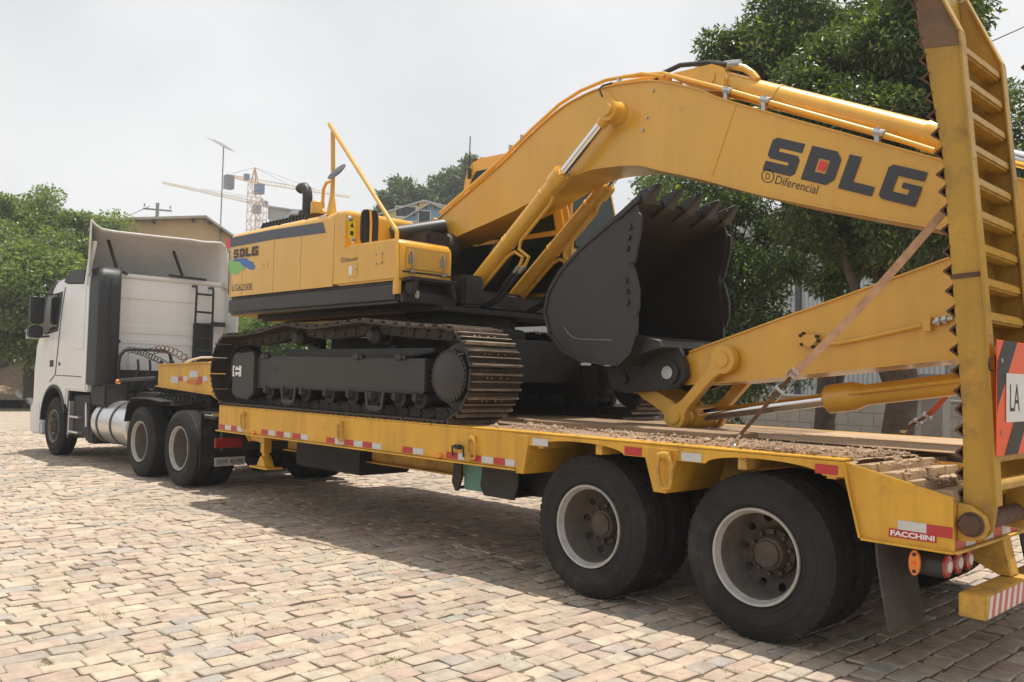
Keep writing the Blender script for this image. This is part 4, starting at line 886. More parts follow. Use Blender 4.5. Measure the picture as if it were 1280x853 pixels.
# boom cylinders
fx_, fz_ = B(576, 379, 1.17)
for y in (1.17, 1.83):
    F0 = Vector((fx_, y, fz_)); T0 = Vector((px_, y, pz_)); d = (T0-F0).normalized(); Lc = (T0-F0).length
    hx, hz = B(700, 211, 1.17); hd = (Vector((hx, 1.17, hz))-Vector((fx_, 1.17, fz_))).length
    b = MB(); b.cyl(F0+d*.14, F0+d*(hd-.12), .078, n=28); b.cyl(F0+d*(hd-.14), F0+d*hd, .094, n=28); b.cyl(F0+d*(hd-.30), F0+d*(hd-.28), .086, n=24)
    b.cyl(F0+d*.9, F0+d*.915, .086, n=24); b.cyl(F0+d*.95, F0+d*.955, .083, n=24)
    b.lathe([(.055, -.055), (.095, -.055), (.095, .055), (.055, .055)], F0, (0, 1, 0), 20); b.cyl(F0+d*.06, F0+d*.16, .065, .078, n=20)
    for i in range(12):
        a = 2*math.pi*i/12; fr_ = b.frame(d); p = F0+d*hd+(fr_[1]*math.cos(a)+fr_[2]*math.sin(a))*.075; b.cyl(p, p+d*.012, .011, n=6)
    cyl = b.build('boom_cylinder', 'exc_yellow', EX)
    b = MB(); b.cyl(F0+d*(hd-.02), T0-d*.08, .046, n=24); b.build('cylinder_rod', 'chrome', cyl)
    b = MB(); b.lathe([(.05, -.06), (.095, -.06), (.095, .06), (.05, .06)], T0, (0, 1, 0), 24); b.cyl(T0-d*.16, T0-d*.06, .052, .06, n=16); b.build('rod_eye', 'exc_yellow', cyl)
    # hydraulic pipes under the barrel
    dn = Vector((d.z, 0, -d.x)); b = MB(); s0 = F0+dn*.10
    b.tube([F0+d*.16+dn*.06, F0+d*.22+dn*.10, F0+d*.82+dn*.105, F0+d*.92+dn*.14, F0+d*.97+dn*.26, F0+d*.88+dn*.30], .018, 8)
    b.tube([F0+d*(hd-.22)+dn*.08, F0+d*(hd-.3)+dn*.115, F0+d*1.05+dn*.11, F0+d*.98+dn*.16, F0+d*1.03+dn*.32, F0+d*.93+dn*.35], .018, 8)
    b.box(0, 0, 0, 0, 0, 0) if 0 else None
    b.build('cylinder_pipe', 'exc_yellow', cyl)
    b = MB()
    for k, q_ in ((.88, .30), (.93, .35)):
        P_ = F0+d*k+dn*q_; b.cyl(P_, P_-d*.09, .022, n=10); b.cyl(P_-d*.02, P_-d*.05, .028, n=6)
    b.build('hose_fitting', 'steel', cyl)
    b = MB()
    for k, q_ in ((.79, .30), (.84, .35)):
        P_ = F0+d*k+dn*q_; b.tube([P_, P_-d*.15, P_-d*.35+dn*.03, P_-d*.55+Vector((-.1, 0, 0)), Vector((-4.35, y, 2.45))], .02, 8)
    b.build('hose', 'hose', cyl)
# pipes along the boom's back
def offs(line, dz): return [(x, z+dz) for x, z in line]
pl = T3r[1:9]
for y, dz, r_ in ((1.32, .085, .018), (1.42, .075, .016), (1.58, .085, .018)):
    b = MB(); P_ = [(x, y, z+dz) for x, z in pl]; x1, z1 = B(*c8(150, 108), YN); b.tube(P_+[(x1, y, z1)], r_, 8); b.build('boom_pipe', 'exc_yellow', EX)
b = MB(); P_ = [B(*c8(*p), 1.33) for p in ((0, 112), (150, 100), (385, 160), (540, 205), (1000, 335), (1210, 402))]; b.tube([(x, 1.33, z) for x, z in P_], .02, 10); b.build('boom_pipe', 'exc_yellow', EX)
for p in ((400, 168), (548, 205), (990, 332)):
    x, z = B(*c8(*p), 1.33); b = MB(); b.cyl((x-.03, 1.33, z+.012), (x+.05, 1.33, z-.018), .03, n=8); b.box(x-.018, x+.018, 1.31, 1.35, z-.1, z+.035); b.build('pipe_clamp', 'steel', EX)
for p in ((723, 345), (1180, 72), (668, 392)):
    x, z = B(*c7(*p), 1.31); b = MB(); b.box(x-.012, x+.012, 1.30, 1.34, z-.03, z+.022); b.build('pipe_clamp', 'steel', EX)
# arm cylinder on top of the boom
lugx, lugz = B(*c8(345, 122), 1.4)
b = MB(); lg = [c8(160, 105), c8(340, 62), c8(378, 72), c8(395, 105), c8(390, 170), c8(300, 172)]; lp = [B(*p, 1.36) for p in lg]
for y in (1.36, 1.58): b.ext(lp, y, y+.05)
b.build('cylinder_lug', 'exc_yellow', EX, .006, 2)
A0 = Vector((lugx, 1.5, lugz)); ex_, ez_ = B(*c8(1195, 345), 1.5); E0 = Vector((ex_, 1.5, ez_)); d = (E0-A0).normalized()
b = MB(); b.cyl(A0+d*.12, E0+d*.05, .098, n=32); b.cyl(A0+d*.62, A0+d*.635, .105, n=32); b.cyl(E0-d*.02, E0+d*.12, .115, n=32); b.cyl(A0-Vector((0, .152, 0)), A0+Vector((0, .152, 0)), .055, n=20); b.cyl(A0, A0+d*.15, .08, .095, n=24); ac = b.build('arm_cylinder', 'exc_yellow', EX)
AE = Vector((2.02, 1.5, A0.z+d.z/d.x*(2.02-A0.x))); b = MB(); b.cyl(E0+d*.1, AE, .055, n=24); b.build('cylinder_rod', 'chrome', ac)
for y in (1.42, 1.5, 1.58):
    P_ = [B(*c8(*p), y) for p in ((118, 135), (150, 100), (220, 68), (330, 58), (400, 66))]; b = MB(); b.tube([(x, y, z) for x, z in P_], .022, 8); b.build('hose', 'hose', EX)
P_ = [B(*c8(*p), 1.45) for p in ((400, 66), (470, 80), (500, 100), (520, 125))]; b = MB(); b.tube([(x, 1.45, z) for x, z in P_], .03, 10); x, z = B(*c8(415, 68), 1.45); b.build('elbow_pipe', 'exc_yellow', EX)
b = MB(); b.cyl((x-.05, 1.45, z+.01), (x+.09, 1.45, z-.012), .04, n=8); b.build('hose_fitting', 'steel', EX)
# boom lettering
decal('boom_logo', ['decal_grey', 'decal_red'], EX, sdlg_layers(), [c8(541, 476), c8(1137, 622), c8(1187, 487), c8(585, 347)], 1, YN)
decal('dealer_name', ['decal_grey'], EX, [(uv, fs, 0)], [c8(588, 530), c8(752, 572), c8(762, 538), c8(598, 497)], 1, YN)
decal('dealer_mark', ['decal_grey'], EX, [(ringp(24, 1)+ringp(24, .86), ring_faces(24), 0), (np.stack([.34+.32*uvD[:, 0], .26+.48*uvD[:, 1]], -1), fsD, 0)], [c8(532, 522), c8(583, 532), c8(590, 480), c8(541, 470)], 1, YN)
b = MB()
for p in ((75, 322), (92, 272), (116, 168)):
    q_ = at(*c8(*p), 1, YN); b.cyl(q_, q_+np.array([0, -.02, 0]), .012, n=8)
b.build('grease_point', 'steel', EX)
# ---- arm
c3 = lambda cx, cy: (780+cx/2.977, 300+cy/2.977)
YA, YA2 = 1.27, 1.73
tp = [B(*c3(*p), YA) for p in ((222, 442), (246, 420), (640, 276), (685, 262), (1200, 75))]; bt = [B(*c3(*p), YA) for p in ((226, 535), (400, 525), (1225, 440))]
# beyond the ramp: up to the boom pin and the lever of the arm cylinder
tp += [(1.45, tp[-1][1]+.20), (1.95, AE.z+.12), (2.12, AE.z+.06)]; bt += [(1.5, 1.98), (1.75, 2.05), (2.12, AE.z-.12)]
b = MB(); b.ext(tp+bt[::-1], YA, YA2); b.build('arm', 'exc_yellow', EX)
b = MB()
for line, s_ in ((tp[1:-1], 1), (bt[:-1], -1)):
    for A_, C_ in zip(line[:-1], line[1:]): b.ext([A_, C_, (C_[0], C_[1]+.012*s_), (A_[0], A_[1]+.012*s_)], YA-.02, YA2+.02)
b.build('arm_flange', 'exc_yellow', EX)
P_ = [B(*c3(*p), YA-.025) for p in ((735, 385), (790, 386), (880, 370), (1110, 318))]; b = MB(); b.tube([(x, YA-.025, z) for x, z in P_], .014, 8); x, z = B(*c3(1135, 313), YA-.025); b.box(x-.03, x+.02, YA-.06, YA, z-.05, z+.045); b.build('arm_pipe', 'exc_yellow', EX)
x1, z1 = B(*c3(1150, 308), YA-.03); x2, z2 = B(*c3(1225, 292), YA-.03); b = MB(); b.cyl((x1, YA-.03, z1), (x2, YA-.03, z2), .017, n=10); dx = (x2-x1)/6
for k in (1, 3): b.cyl((x1+dx*k, YA-.03, z1+(z2-z1)/6*k), (x1+dx*(k+1.2), YA-.03, z1+(z2-z1)/6*(k+1.2)), .03, n=6)
b.build('hose_fitting', 'steel', EX)
P_ = [B(*c3(*p), YA) for p in ((655, 372), (672, 350), (725, 352), (735, 372), (712, 402), (668, 395))]; b = MB(); b.ext(P_, YA-.06, YA); b.build('valve_block', 'exc_yellow', EX, .006)
b = MB()
for p in ((662, 357), (672, 349), (722, 360), (727, 376), (707, 399), (666, 390)):
    x, z = B(*c3(*p), YA-.04); b.cyl((x, YA-.07, z), (x, YA-.04, z), .013, n=6)
b.build('valve_bolts', 'chassis', EX)
# ---- bucket cylinder
h0 = Vector((*B(*c3(740, 593), 1.4), 0)); h0 = Vector((h0.x, 1.5, h0.y)); h1 = B(*c3(1235, 535), 1.4); h1 = Vector((h1[0], 1.5, h1[1])); d = (h1-h0).normalized(); end = h0+d*1.55
b = MB(); b.cyl(h0+d*.28, end, .078, n=28); b.cyl(h0, h0+d*.2, .108, n=28); b.cyl(h0+d*.2, h0+d*.29, .108, .08, n=28); b.box(end.x-.05, end.x+.1, 1.42, 1.58, end.z-.1, end.z+.35)
fr_ = b.frame(d)
for i in range(10):
    a = 2*math.pi*i/10; p = h0+(fr_[1]*math.cos(a)+fr_[2]*math.sin(a))*.088; b.cyl(p-d*.015, p, .012, n=6)
b.tube([h0+d*.2+Vector((0, -.1, .02)), h0+d*.5+Vector((0, -.1, .02)), end+Vector((0, -.1, .02))], .016, 8)
bc = b.build('bucket_cylinder', 'exc_yellow', EX)
PB = Vector((0, 1.5, 0)); x, z = B(845, 521, 1.2); PB = Vector((x, 1.5, z))
b = MB(); b.cyl(PB, h0+d*.05, .05, n=24); b.build('cylinder_rod', 'chrome', bc)
# ---- linkage
def link(A_, C_, y0, y1, r0, r1, w, nm, mm='exc_yellow'):
    a = Vector((A_[0], A_[1])); c = Vector((C_[0], C_[1])); d = (c-a).normalized(); n_ = Vector((-d.y, d.x)); pts = []
    th = math.atan2(d.y, d.x)
    pts += [(a.x+r0*math.cos(th+t), a.y+r0*math.sin(th+t)) for t in np.linspace(.6, 2*math.pi-.6, 14)]
    m1 = a+d*(r0+.05)-n_*w; pts.append((m1.x, m1.y)); m2 = c-d*(r1+.05)-n_*w; pts.append((m2.x, m2.y))
    pts += [(c.x+r1*math.cos(th+math.pi+t), c.y+r1*math.sin(th+math.pi+t)) for t in np.linspace(.6, 2*math.pi-.6, 14)]
    m3 = c-d*(r1+.05)+n_*w; pts.append((m3.x, m3.y)); m4 = a+d*(r0+.05)+n_*w; pts.append((m4.x, m4.y))
    b = MB(); b.ext(pts, y0, y1); return b.build(nm, mm, EX, .006, 2)
PA = B(904, 450, 1.19); PBn = (PB.x, PB.z); PC = B(806, 487, 1.3)
for y in (1.17, 1.75): link(PA, PBn, y, y+.075, .115, .105, .045, 'tilt_lever')
for y in (1.27, 1.66): link(PBn, (PC[0]-.12, PC[1]+.06), y, y+.06, .09, .1, .065, 'bucket_link')
b = MB(); b.cyl((PA[0], 1.155, PA[1]), (PA[0], 1.845, PA[1]), .06, n=24); b.build('link_pin', 'exc_yellow', EX)
b = MB(); b.cyl((PB.x, 1.155, PB.z), (PB.x, 1.845, PB.z), .06, n=24); b.lathe([(.06, -.13), (.1, -.13), (.1, .13), (.06, .13)], PB, (0, 1, 0), 24); b.build('link_pin', 'exc_yellow', EX)
# ---- bucket
cb = lambda cx, cy: (660+cx/3.047, 220+cy/3.047)
y0, y1 = .84, 2.155
back = [(405, 92), (300, 185), (200, 270), (120, 360), (75, 440), (60, 520), (80, 605), (130, 670), (200, 708), (280, 720), (345, 724)]
front = [(392, 680), (413, 610), (415, 540), (402, 440), (398, 335), (420, 240), (430, 150), (420, 108)]
bk = [B(*cb(*p), y0) for p in back]; fn = [B(*cb(*p), y0) for p in front]
bkt = MB()
bkt.ext(bk+fn, y0, y0+.025); bkt.ext(bk+fn, y1-.025, y1)
sh = bk+[fn[0], fn[1]]
for A_, C_ in zip(sh[:-1], sh[1:]):
    dx, dz = C_[0]-A_[0], C_[1]-A_[1]; l = math.hypot(dx, dz); nx, nz = -dz/l*.03, dx/l*.03
    bkt.ext([A_, C_, (C_[0]+nx, C_[1]+nz), (A_[0]+nx, A_[1]+nz)], y0-.012, y1+.012)
bu = bkt.build('bucket', 'charcoal', EX)
b = MB()     # lip
L0, L1 = bk[1], bk[0]; dd = Vector((L1[0]-L0[0], L1[1]-L0[1])).normalized(); n_ = Vector((dd.y, -dd.x))
b.ext([(L1[0]-dd.x*.22, L1[1]-dd.y*.22), (L1[0]+dd.x*.06, L1[1]+dd.y*.06), (L1[0]+dd.x*.05+n_.x*.045, L1[1]+dd.y*.05+n_.y*.045), (L1[0]-dd.x*.22+n_.x*.045, L1[1]-dd.y*.22+n_.y*.045)], y0-.02, y1+.02); b.build('bucket_lip', 'charcoal', bu, .004, 1)
b = MB(); e_ = dd
def tp2(s, h): return (L1[0]+dd.x*s+n_.x*h, L1[1]+dd.y*s+n_.y*h)
b.ext([tp2(-.10, -.025), tp2(.07, -.03), tp2(.16, .0), tp2(.16, .02), tp2(.07, .07), tp2(-.10, .07)], -.055, .055)
A_ = [(*tp2(.06, -.045), -.065), (*tp2(.06, .085), -.065), (*tp2(.06, .085), .065), (*tp2(.06, -.045), .065)]; C_ = [(*tp2(.235, -.004), -.038), (*tp2(.235, .010), -.038), (*tp2(.235, .010), .038), (*tp2(.235, -.004), .038)]
b.loft([(p[0], p[2], p[1]) for p in A_], [(p[0], p[2], p[1]) for p in C_])
TOOTH = b.mesh('tooth', 'charcoal', .006, 1)
for k in range(5):
    y = y0+.07+(y1-y0-.14)*k/4; put('tooth', TOOTH, bu, Matrix.Translation((0, y, 0)))
for pts in (((428, 140), (440, 150), (436, 215), (412, 332), (388, 335), (388, 320), (410, 230), (415, 150)), ((398, 345), (412, 352), (430, 430), (430, 500), (418, 540), (400, 530), (402, 440))):
    P_ = [B(*cb(*p), y0) for p in pts]
    for ya in (y0-.03, y1+.005):
        b = MB(); b.ext(P_, ya, ya+.028); b.build('side_cutter', 'charcoal', bu, .004, 1)
b = MB()
for p in ((388, 195), (384, 235), (378, 278), (372, 400), (376, 440), (378, 483)):
    x, z = B(*cb(*p), y0); b.cyl((x, y0-.018, z), (x, y0, z), .024, n=8)
b.build('cutter_bolt', 'charcoal', bu)
P_ = [B(*cb(*p), y0-.003) for p in ((138, 575), (150, 598), (172, 616), (195, 622), (320, 626))]; b = MB(); b.tube([(x, y0, z) for x, z in P_], .007, 6); b.build('weld_bead', 'rim_grey', bu)
EP = B(837, 466, 1.17); EQ = B(780, 474, 1.17)
for y in (1.17, 1.76):
    b = MB(); hp_ = [B(*p, 1.17) for p in ((838, 424), (845, 428), (856, 455), (858, 470), (850, 482), (837, 487), (800, 490), (780, 492), (764, 485), (758, 470), (764, 452), (790, 428))]; b.ext(hp_, y, y+.07); b.build('bucket_ear', 'charcoal', bu, .008, 2)
b = MB(); b.cyl((EP[0], 1.13, EP[1]), (EP[0], 1.87, EP[1]), .055, n=20, mi=1); b.lathe([(.055, 0), (.1, 0), (.1, .07)], (EP[0], 1.145, EP[1]), (0, 1, 0), 24); b.cyl((EQ[0], 1.14, EQ[1]), (EQ[0], 1.86, EQ[1]), .05, n=20, mi=0); b.build('bucket_pin', ['charcoal', 'steel'], bu)
b = MB(); s0, s1 = sh[-2], sh[-1]; b.ext([fn[1], (fn[1][0]+.16, fn[1][1]-.03), (fn[1][0]+.18, fn[1][1]-.09), fn[0]], y0+.1, y1-.1); b.build('bucket_top_plate', 'charcoal', bu, .006, 1)
# ================================================================= TRUCK
TK = thing('truck_tractor', (-12, 1.5, 0), 'white three-axle truck tractor with roof air deflector hitched to the trailer', 'truck')
YS = .28; YE = 3-YS
for x, ms in ((-14.3, W_FRONT),):
    add_wheel(TK, x, .44, -1, ms); add_wheel(TK, x, 2.56, 1, ms)
for x in (-10.3, -8.93):
    for y, s in ((.42, -1), (.75, -1), (2.58, 1), (2.25, 1)): add_wheel(TK, x, y, s)
    b = MB(); b.cyl((x, .75, .52), (x, 2.25, .52), .09, n=20); b.lathe([(0, -.25), (.2, -.15), (.24, 0), (.2, .15), (0, .25)], (x, 1.5, .55), (0, 1, 0), 20); b.build('axle', 'chassis', TK)
b = MB(); b.cyl((-14.3, .55, .5), (-14.3, 2.45, .5), .06); b.build('axle', 'chassis', TK)
for y in (1.08, 1.84):
    b = MB(); b.box(-15.2, -7.95, y, y+.08, .78, 1.06); b.build('chassis_rail', 'chassis', TK)
for x in (-13.4, -12.2, -11, -9.6, -8.2):
    b = MB(); b.box(x-.04, x+.04, 1.16, 1.84, .82, 1.02); b.build('cross_member', 'chassis', TK)
b = MB(); b.box(-13.6, -11.9, 1.1, 1.9, .5, 1.1); b.build('gearbox', 'chassis', TK, .08)
b = MB(); b.cyl((-9.75, 1.5, 1.16), (-9.75, 1.5, 1.27), .48, n=40); b.box(-10.1, -9.4, .95, 2.05, 1.06, 1.18); b.build('fifth_wheel', 'chassis', TK, .01)
# cab shell: floor plan swept from the side profile with an arch for the wheel
arch = [(-14.3+.66*math.cos(t), .60+.64*math.sin(t)) for t in np.linspace(math.pi, .35, 12)]
cabp = [(-15.42, .50), (-15.52, .95), (-15.52, 1.5), (-15.44, 1.98), (-14.86, 2.72), (-14.60, 3.02), (-14.40, 3.14), (-13.9, 3.20), (-12.72, 3.22), (-12.68, 3.17), (-12.68, 1.18), (-13.66, 1.18)]+arch[::-1]+[(-15.0, .50)]
b = MB(); b.ext(cabp, YS, YE); cab = b.build('cab', 'white_paint', TK, .05, 3)
# door outline, window, quarter panel seams
cd_ = lambda cx, cy: (30+cx/5.333, 260+cy/5.333); ce = lambda cx, cy: (cx/6.5625, 400+cy/6.5625)
def onside(pts, y=YS): return [B(*p, y) for p in pts]
wn = onside([cd_(163, 592), cd_(250, 568), cd_(240, 640), cd_(218, 805), cd_(140, 832), cd_(128, 815)])
b = MB(); b.ext(wn, YS-.006, YS+.01); b.build('side_window', 'glass_dark', cab, .003, 1)
b = MB(); wf = onside([cd_(150, 592), cd_(262, 556), cd_(250, 660), cd_(228, 822), cd_(138, 848), cd_(112, 828)]); b.ext(wf, YS-.003, YS+.01); b.build('window_seal', 'black_plastic', cab)
b = MB(); sm_ = onside([cd_(278, 530), cd_(258, 660), cd_(236, 850), ce(455, 445), ce(410, 505)], YS-.001)
b.tube([(x, YS-.001, z) for x, z in sm_], .011, 5); b.build('door_seam', 'decal_black', cab)
for pts in (([ce(460, 452), ce(668, 466)]), ([ce(430, 505), ce(668, 600)])):
    pass
b = MB(); l_ = onside([ce(458, 455), ce(560, 460), ce(668, 468)]); b.tube([(x, YS-.001, z) for x, z in l_], .008, 5); b.build('panel_seam', 'decal_grey', cab)
x, z = B(*ce(425, 358), YS); b = MB(); b.box(x-.09, x+.09, YS-.012, YS, z-.06, z+.06); b.build('door_handle', 'black_plastic', cab, .01)
x, z = B(*ce(488, 362), YS); b = MB(); b.box(x-.06, x+.06, YS-.004, YS, z-.03, z+.03); b.build('badge', 'rim_grey', cab)
b = MB(); b.ext([(-13.3, 1.9), (-12.85, 1.9), (-12.85, 2.95), (-13.3, 2.95)], YS-.006, YS); b.build('cab_panel', 'white_paint', cab, .02, 2)
# wheel arch trim
b = MB(); ar = [(-14.3+.69*math.cos(t), .60+.67*math.sin(t)) for t in np.linspace(math.pi, .3, 14)]
for A_, C_ in zip(ar[:-1], ar[1:]):
    m_ = lambda p, k: (-14.3+(p[0]+14.3)*k, .6+(p[1]-.6)*k); b.ext([A_, C_, m_(C_, .93), m_(A_, .93)], YS-.02, YS+.25)
b.build('wheel_arch', 'black_plastic', TK)
b = MB(); b.box(-13.62, -13.5, YS+.02, YS+.35, .35, 1.2); b.build('front_mudflap', 'black_plastic', TK, .02)
# bumper and front
b = MB(); b.ext([(-15.62, .32), (-15.64, .85), (-15.45, .95), (-15.05, .95), (-14.98, .32)], YS-.01, YE+.01); b.build('front_bumper', 'white_plastic', TK, .04, 3)
b = MB(); b.loft([(-15.46, YS+.1, 2.0), (-15.46, YE-.1, 2.0), (-14.66, YE-.16, 3.0), (-14.66, YS+.16, 3.0)], [(-15.42, YS+.1, 1.98), (-15.42, YE-.1, 1.98), (-14.62, YE-.16, 2.98), (-14.62, YS+.16, 2.98)]); b.build('windscreen', 'glass_dark', cab)
b = MB(); b.box(-15.56, -15.5, .55, 2.45, 1.05, 1.7); b.build('grille', 'black_plastic', TK, .02)
b = MB(); b.ext([(-15.1, 3.0), (-15.0, 2.93), (-14.55, 3.13), (-14.6, 3.2)], YS+.05, YE-.05); b.build('sun_visor', 'black_plastic', TK, .01)
# mirrors
for yy_, s in ((.10, -1), (2.9, 1)):
    x0, zt = B(39, 371, .1); x1, zb = B(56, 404, .1); b = MB(); b.ext([(yy_-.13, zb), (yy_-.13, zt), (yy_+.10, zt), (yy_+.10, zb)], -14.95, -14.78, 0); b.ext([(yy_-.14, zb-.26), (yy_-.14, zb-.04), (yy_+.10, zb-.04), (yy_+.10, zb-.26)], -14.96, -14.78, 0); mr_ = b.build('wing_mirror', 'black_plastic', TK, .03, 3)
    b = MB(); b.tube([(-14.85, yy_, zt+.0), (-14.8, yy_, zt+.05), (-14.6, yy_-s*.2, zt+.03)], .022, 8); b.tube([(-14.85, yy_, zb-.25), (-14.7, yy_-s*.2, zb-.22)], .02, 8); b.build('mirror_arm', 'black_plastic', mr_)
    b = MB(); b.ext([(-14.98, zb-.28), (-14.98, zb-.1), (-14.965, zb-.1), (-14.965, zb-.28)], yy_-.14, yy_+.1); b.build('mirror_cap', 'white_paint', mr_)
# back wall swages
XB = -12.68
for (ya, za, yb, zb) in ((.72, 2.80, 2.2, 2.95), (.66, 2.2, 2.25, 2.36), (.66, 2.02, 2.25, 2.12), (.95, 1.5, 2.1, 1.9)):
    b = MB(); r_ = .05; pts = [(ya, za), (yb, za), (yb, zb), (ya, zb)]; b.ext(pts, XB-.02, XB+.014, 0); b.build('wall_swage', 'white_paint', cab, .013, 3)
b = MB(); b.box(XB-.1, XB+.03, YS+.1, YE-.1, 3.16, 3.235); b.build('roof_gutter', 'white_paint', cab, .02, 2)
# black air intake behind the near corner
b = MB(); pr_ = [(.29, -12.74), (.285, -12.35), (.30, -12.27), (.36, -12.235), (.62, -12.25), (.66, -12.3), (.66, -12.66)]
sh_ = lambda d_, z: [(x-d_ if x > -12.5 else x, y+d_*.35, z) for y, x in pr_]
R0 = [sh_(0, 1.30), sh_(0, 2.95), sh_(.03, 3.12), sh_(.09, 3.22), sh_(.2, 3.29)]
V = [p for r_ in R0 for p in r_]; n_ = len(pr_); b.add(V, [(k*n_+i, k*n_+(i+1) % n_, (k+1)*n_+(i+1) % n_, (k+1)*n_+i) for k in range(4) for i in range(n_)]+[tuple(range(n_)), tuple(range(5*n_-1, 4*n_-1, -1))])
b.build('air_intake', 'black_plastic', TK, .03, 3)
b = MB(); b.tube([(-12.232, .47, 1.4), (-12.232, .47, 2.9), (-12.26, .47, 3.08)], .02, 6); b.build('intake_ridge', 'black_plastic', TK)
b = MB(); b.box(-12.66, -12.0, .36, .72, .95, 1.32); b.build('intake_base', 'chassis', TK, .03)
# far side wing
b = MB(); b.ext([(-12.75, 1.25), (-12.2, 1.3), (-12.15, 3.1), (-12.22, 3.55), (-12.5, 3.8), (-12.75, 3.8)], YE-.03, YE); b.build('side_wing', 'white_plastic', TK, .01)
# roof air deflector: thin curved shell, open at the back
XE = -12.55
ed = [(101, 342), (103, 310), (105.5, 284), (108, 275), (111.5, 274.5), (117, 280), (126, 286.5), (140, 289.5), (165, 292.5), (200, 296.5), (235, 300), (255, 303), (268, 303.5), (275, 304), (280, 308), (282.5, 316), (284, 335), (284.5, 352), (284.5, 361)]
re = [BX(*p, XE) for p in ed]
re = [(min(max(y, .20), 2.80), z) for y, z in re]
n_ = len(re); rows = []
for k, t in enumerate(np.linspace(0, 1, 9)):
    x = XE+(-13.95-XE)*t; row = []
    for y, z in re:
        s_ = (1-t)**.7 if 0 else math.cos(t*math.pi/2)**.8; yy_ = 1.5+(y-1.5)*(1-.42*t); zz = 3.18+(z-3.18)*max(s_, .015) if z > 3.18 else z
        row.append((x+(.04*(z-3.18) if t == 0 else 0), yy_, zz))
    rows.append(row)
V = [p for r_ in rows for p in r_]; F = [(k*n_+i, k*n_+i+1, (k+1)*n_+i+1, (k+1)*n_+i) for k in range(8) for i in range(n_-1)]
b = MB(); b.add(V, F); ro = b.build('roof_deflector', 'white_plastic', TK)
so_ = ro.modifiers.new('thick', 'SOLIDIFY'); so_.thickness = .022; so_.offset = 0
b = MB(); b.tube(rows[0], .018, 8); b.build('deflector_lip', 'white_plastic', ro)
# near side fin and black corner
f_ = [B(*cd_(*p), YS) for p in ((412, 512), (432, 380), (460, 225), (480, 220), (445, 390), (430, 520))]; b = MB(); b.ext(f_, YS-.03, YS+.03); b.build('deflector_fin', 'white_plastic', TK, .008, 2)
f_ = [B(*cd_(*p), YS) for p in ((272, 500), (290, 445), (340, 415), (418, 405), (405, 508), (300, 508))]; b = MB(); b.ext(f_, YS-.02, YS+.3); b.build('deflector_corner', 'black_plastic', TK, .02, 2)
# struts
ca = lambda cx, cy: (cx/4.267, 240+cy/4.267)
for (p0, p1, p2) in (((595, 255), (625, 415), (680, 440)), ((945, 315), (975, 455), (1100, 470))):
    y0_, z0_ = BX(*ca(*p0), -12.75); y1_, z1_ = BX(*ca(*p1), -12.6); y2_, z2_ = BX(*ca(*p2), -12.6)
    b = MB(); b.tube([(-12.9, y0_, z0_), (-12.6, y1_, z1_)], .028, 8); b.tube([(-12.6, y1_-.25, z1_+.01), (-12.6, y1_, z1_), (-12.6, y2_, z2_)], .022, 8); b.build('deflector_strut', 'black_plastic', TK)
# ladder
XL = -12.58
lp = [(1043, 540), (1030, 515), (1020, 853)]
for (p0, p1) in (((1040, 520), (1022, 850)), ((1128, 530), (1118, 850))):
    a_ = BX(*ca(*p0), XL); c_ = BX(*ca(*p1), XL); b = MB(); b.tube([(XB, a_[0], a_[1]+.06), (XL+.06, a_[0], a_[1]+.05), (XL+.08, a_[0], a_[1]-.05), (XL+.08, c_[0], c_[1]-.15), (XB, c_[0], c_[1]-.2)], .022, 8); b.build('ladder_rail', 'black_plastic', TK)
for yy_ in (545, 640, 705, 780, 845):
    a_ = BX(*ca(1036, yy_), XL); c_ = BX(*ca(1124, yy_+8), XL); b = MB(); b.cyl((XL+.08, *a_), (XL+.08, *c_), .02, n=8); b.build('ladder_rung', 'black_plastic', TK)
a_ = BX(*ca(1030, 700), XB); c_ = BX(*ca(1120, 850), XB); b = MB(); b.box(XB, XB+.06, a_[0], c_[0], 1.35, a_[1]); b.build('grille_panel', 'black_plastic', TK, .01)
b = MB(); y, z = BX(*ca(1155, 708), XL); b.box(XB+.1, XB+.22, y-.12, y+.12, z-.04, z+.04); b.tube([(XB, y-.3, z), (XB+.15, y-.1, z)], .015, 6); b.build('grab_handle', 'black_plastic', TK, .02)
b = MB(); y, z = BX(*ca(612, 796), XL); b.box(XB, XB+.1, y-.1, y+.1, z-.03, z+.03); b.build('lock_handle', 'black_plastic', TK, .01)
# hoop frame behind the cab
XH = -12.2
b = MB(); pts = [BX(*ca(*p), XH) for p in ((640, 850),)]
hp_ = [(148, 490), (148, 455), (150, 445), (156, 438), (168, 436.5), (205, 438.5), (212, 442), (214, 450), (214, 490)]
P_ = [BX(*p, XH) for p in hp_]; b.tube([(XH, y, z) for y, z in P_], .03, 10); b.build('hose_hoop', 'black_plastic', TK)
y0_, z0_ = BX(151, 455, XH); y1_, z1_ = BX(212, 478, XH); b = MB(); b.box(XH-.3, XH-.1, y0_, y1_, 1.2, z0_-.1); b.build('silencer_shield', 'chassis', TK, .03)
for i in range(6):
    b = MB(); yy_ = .8+i*.2; b.tube([(XH-.05, yy_, 1.15), (XH+.05, yy_+.06, 1.35), (XH+.02, yy_+.15, 1.6), (XH+.1, yy_+.1, 1.75)], .02, 6); b.build('air_line', 'hose', TK)
b = MB(); b.box(-12.1, -11.3, .9, 2.1, 1.06, 1.2); b.box(-11.9, -11.4, 1.2, 1.8, 1.2, 1.4); b.build('catwalk', 'chassis', TK, .02)
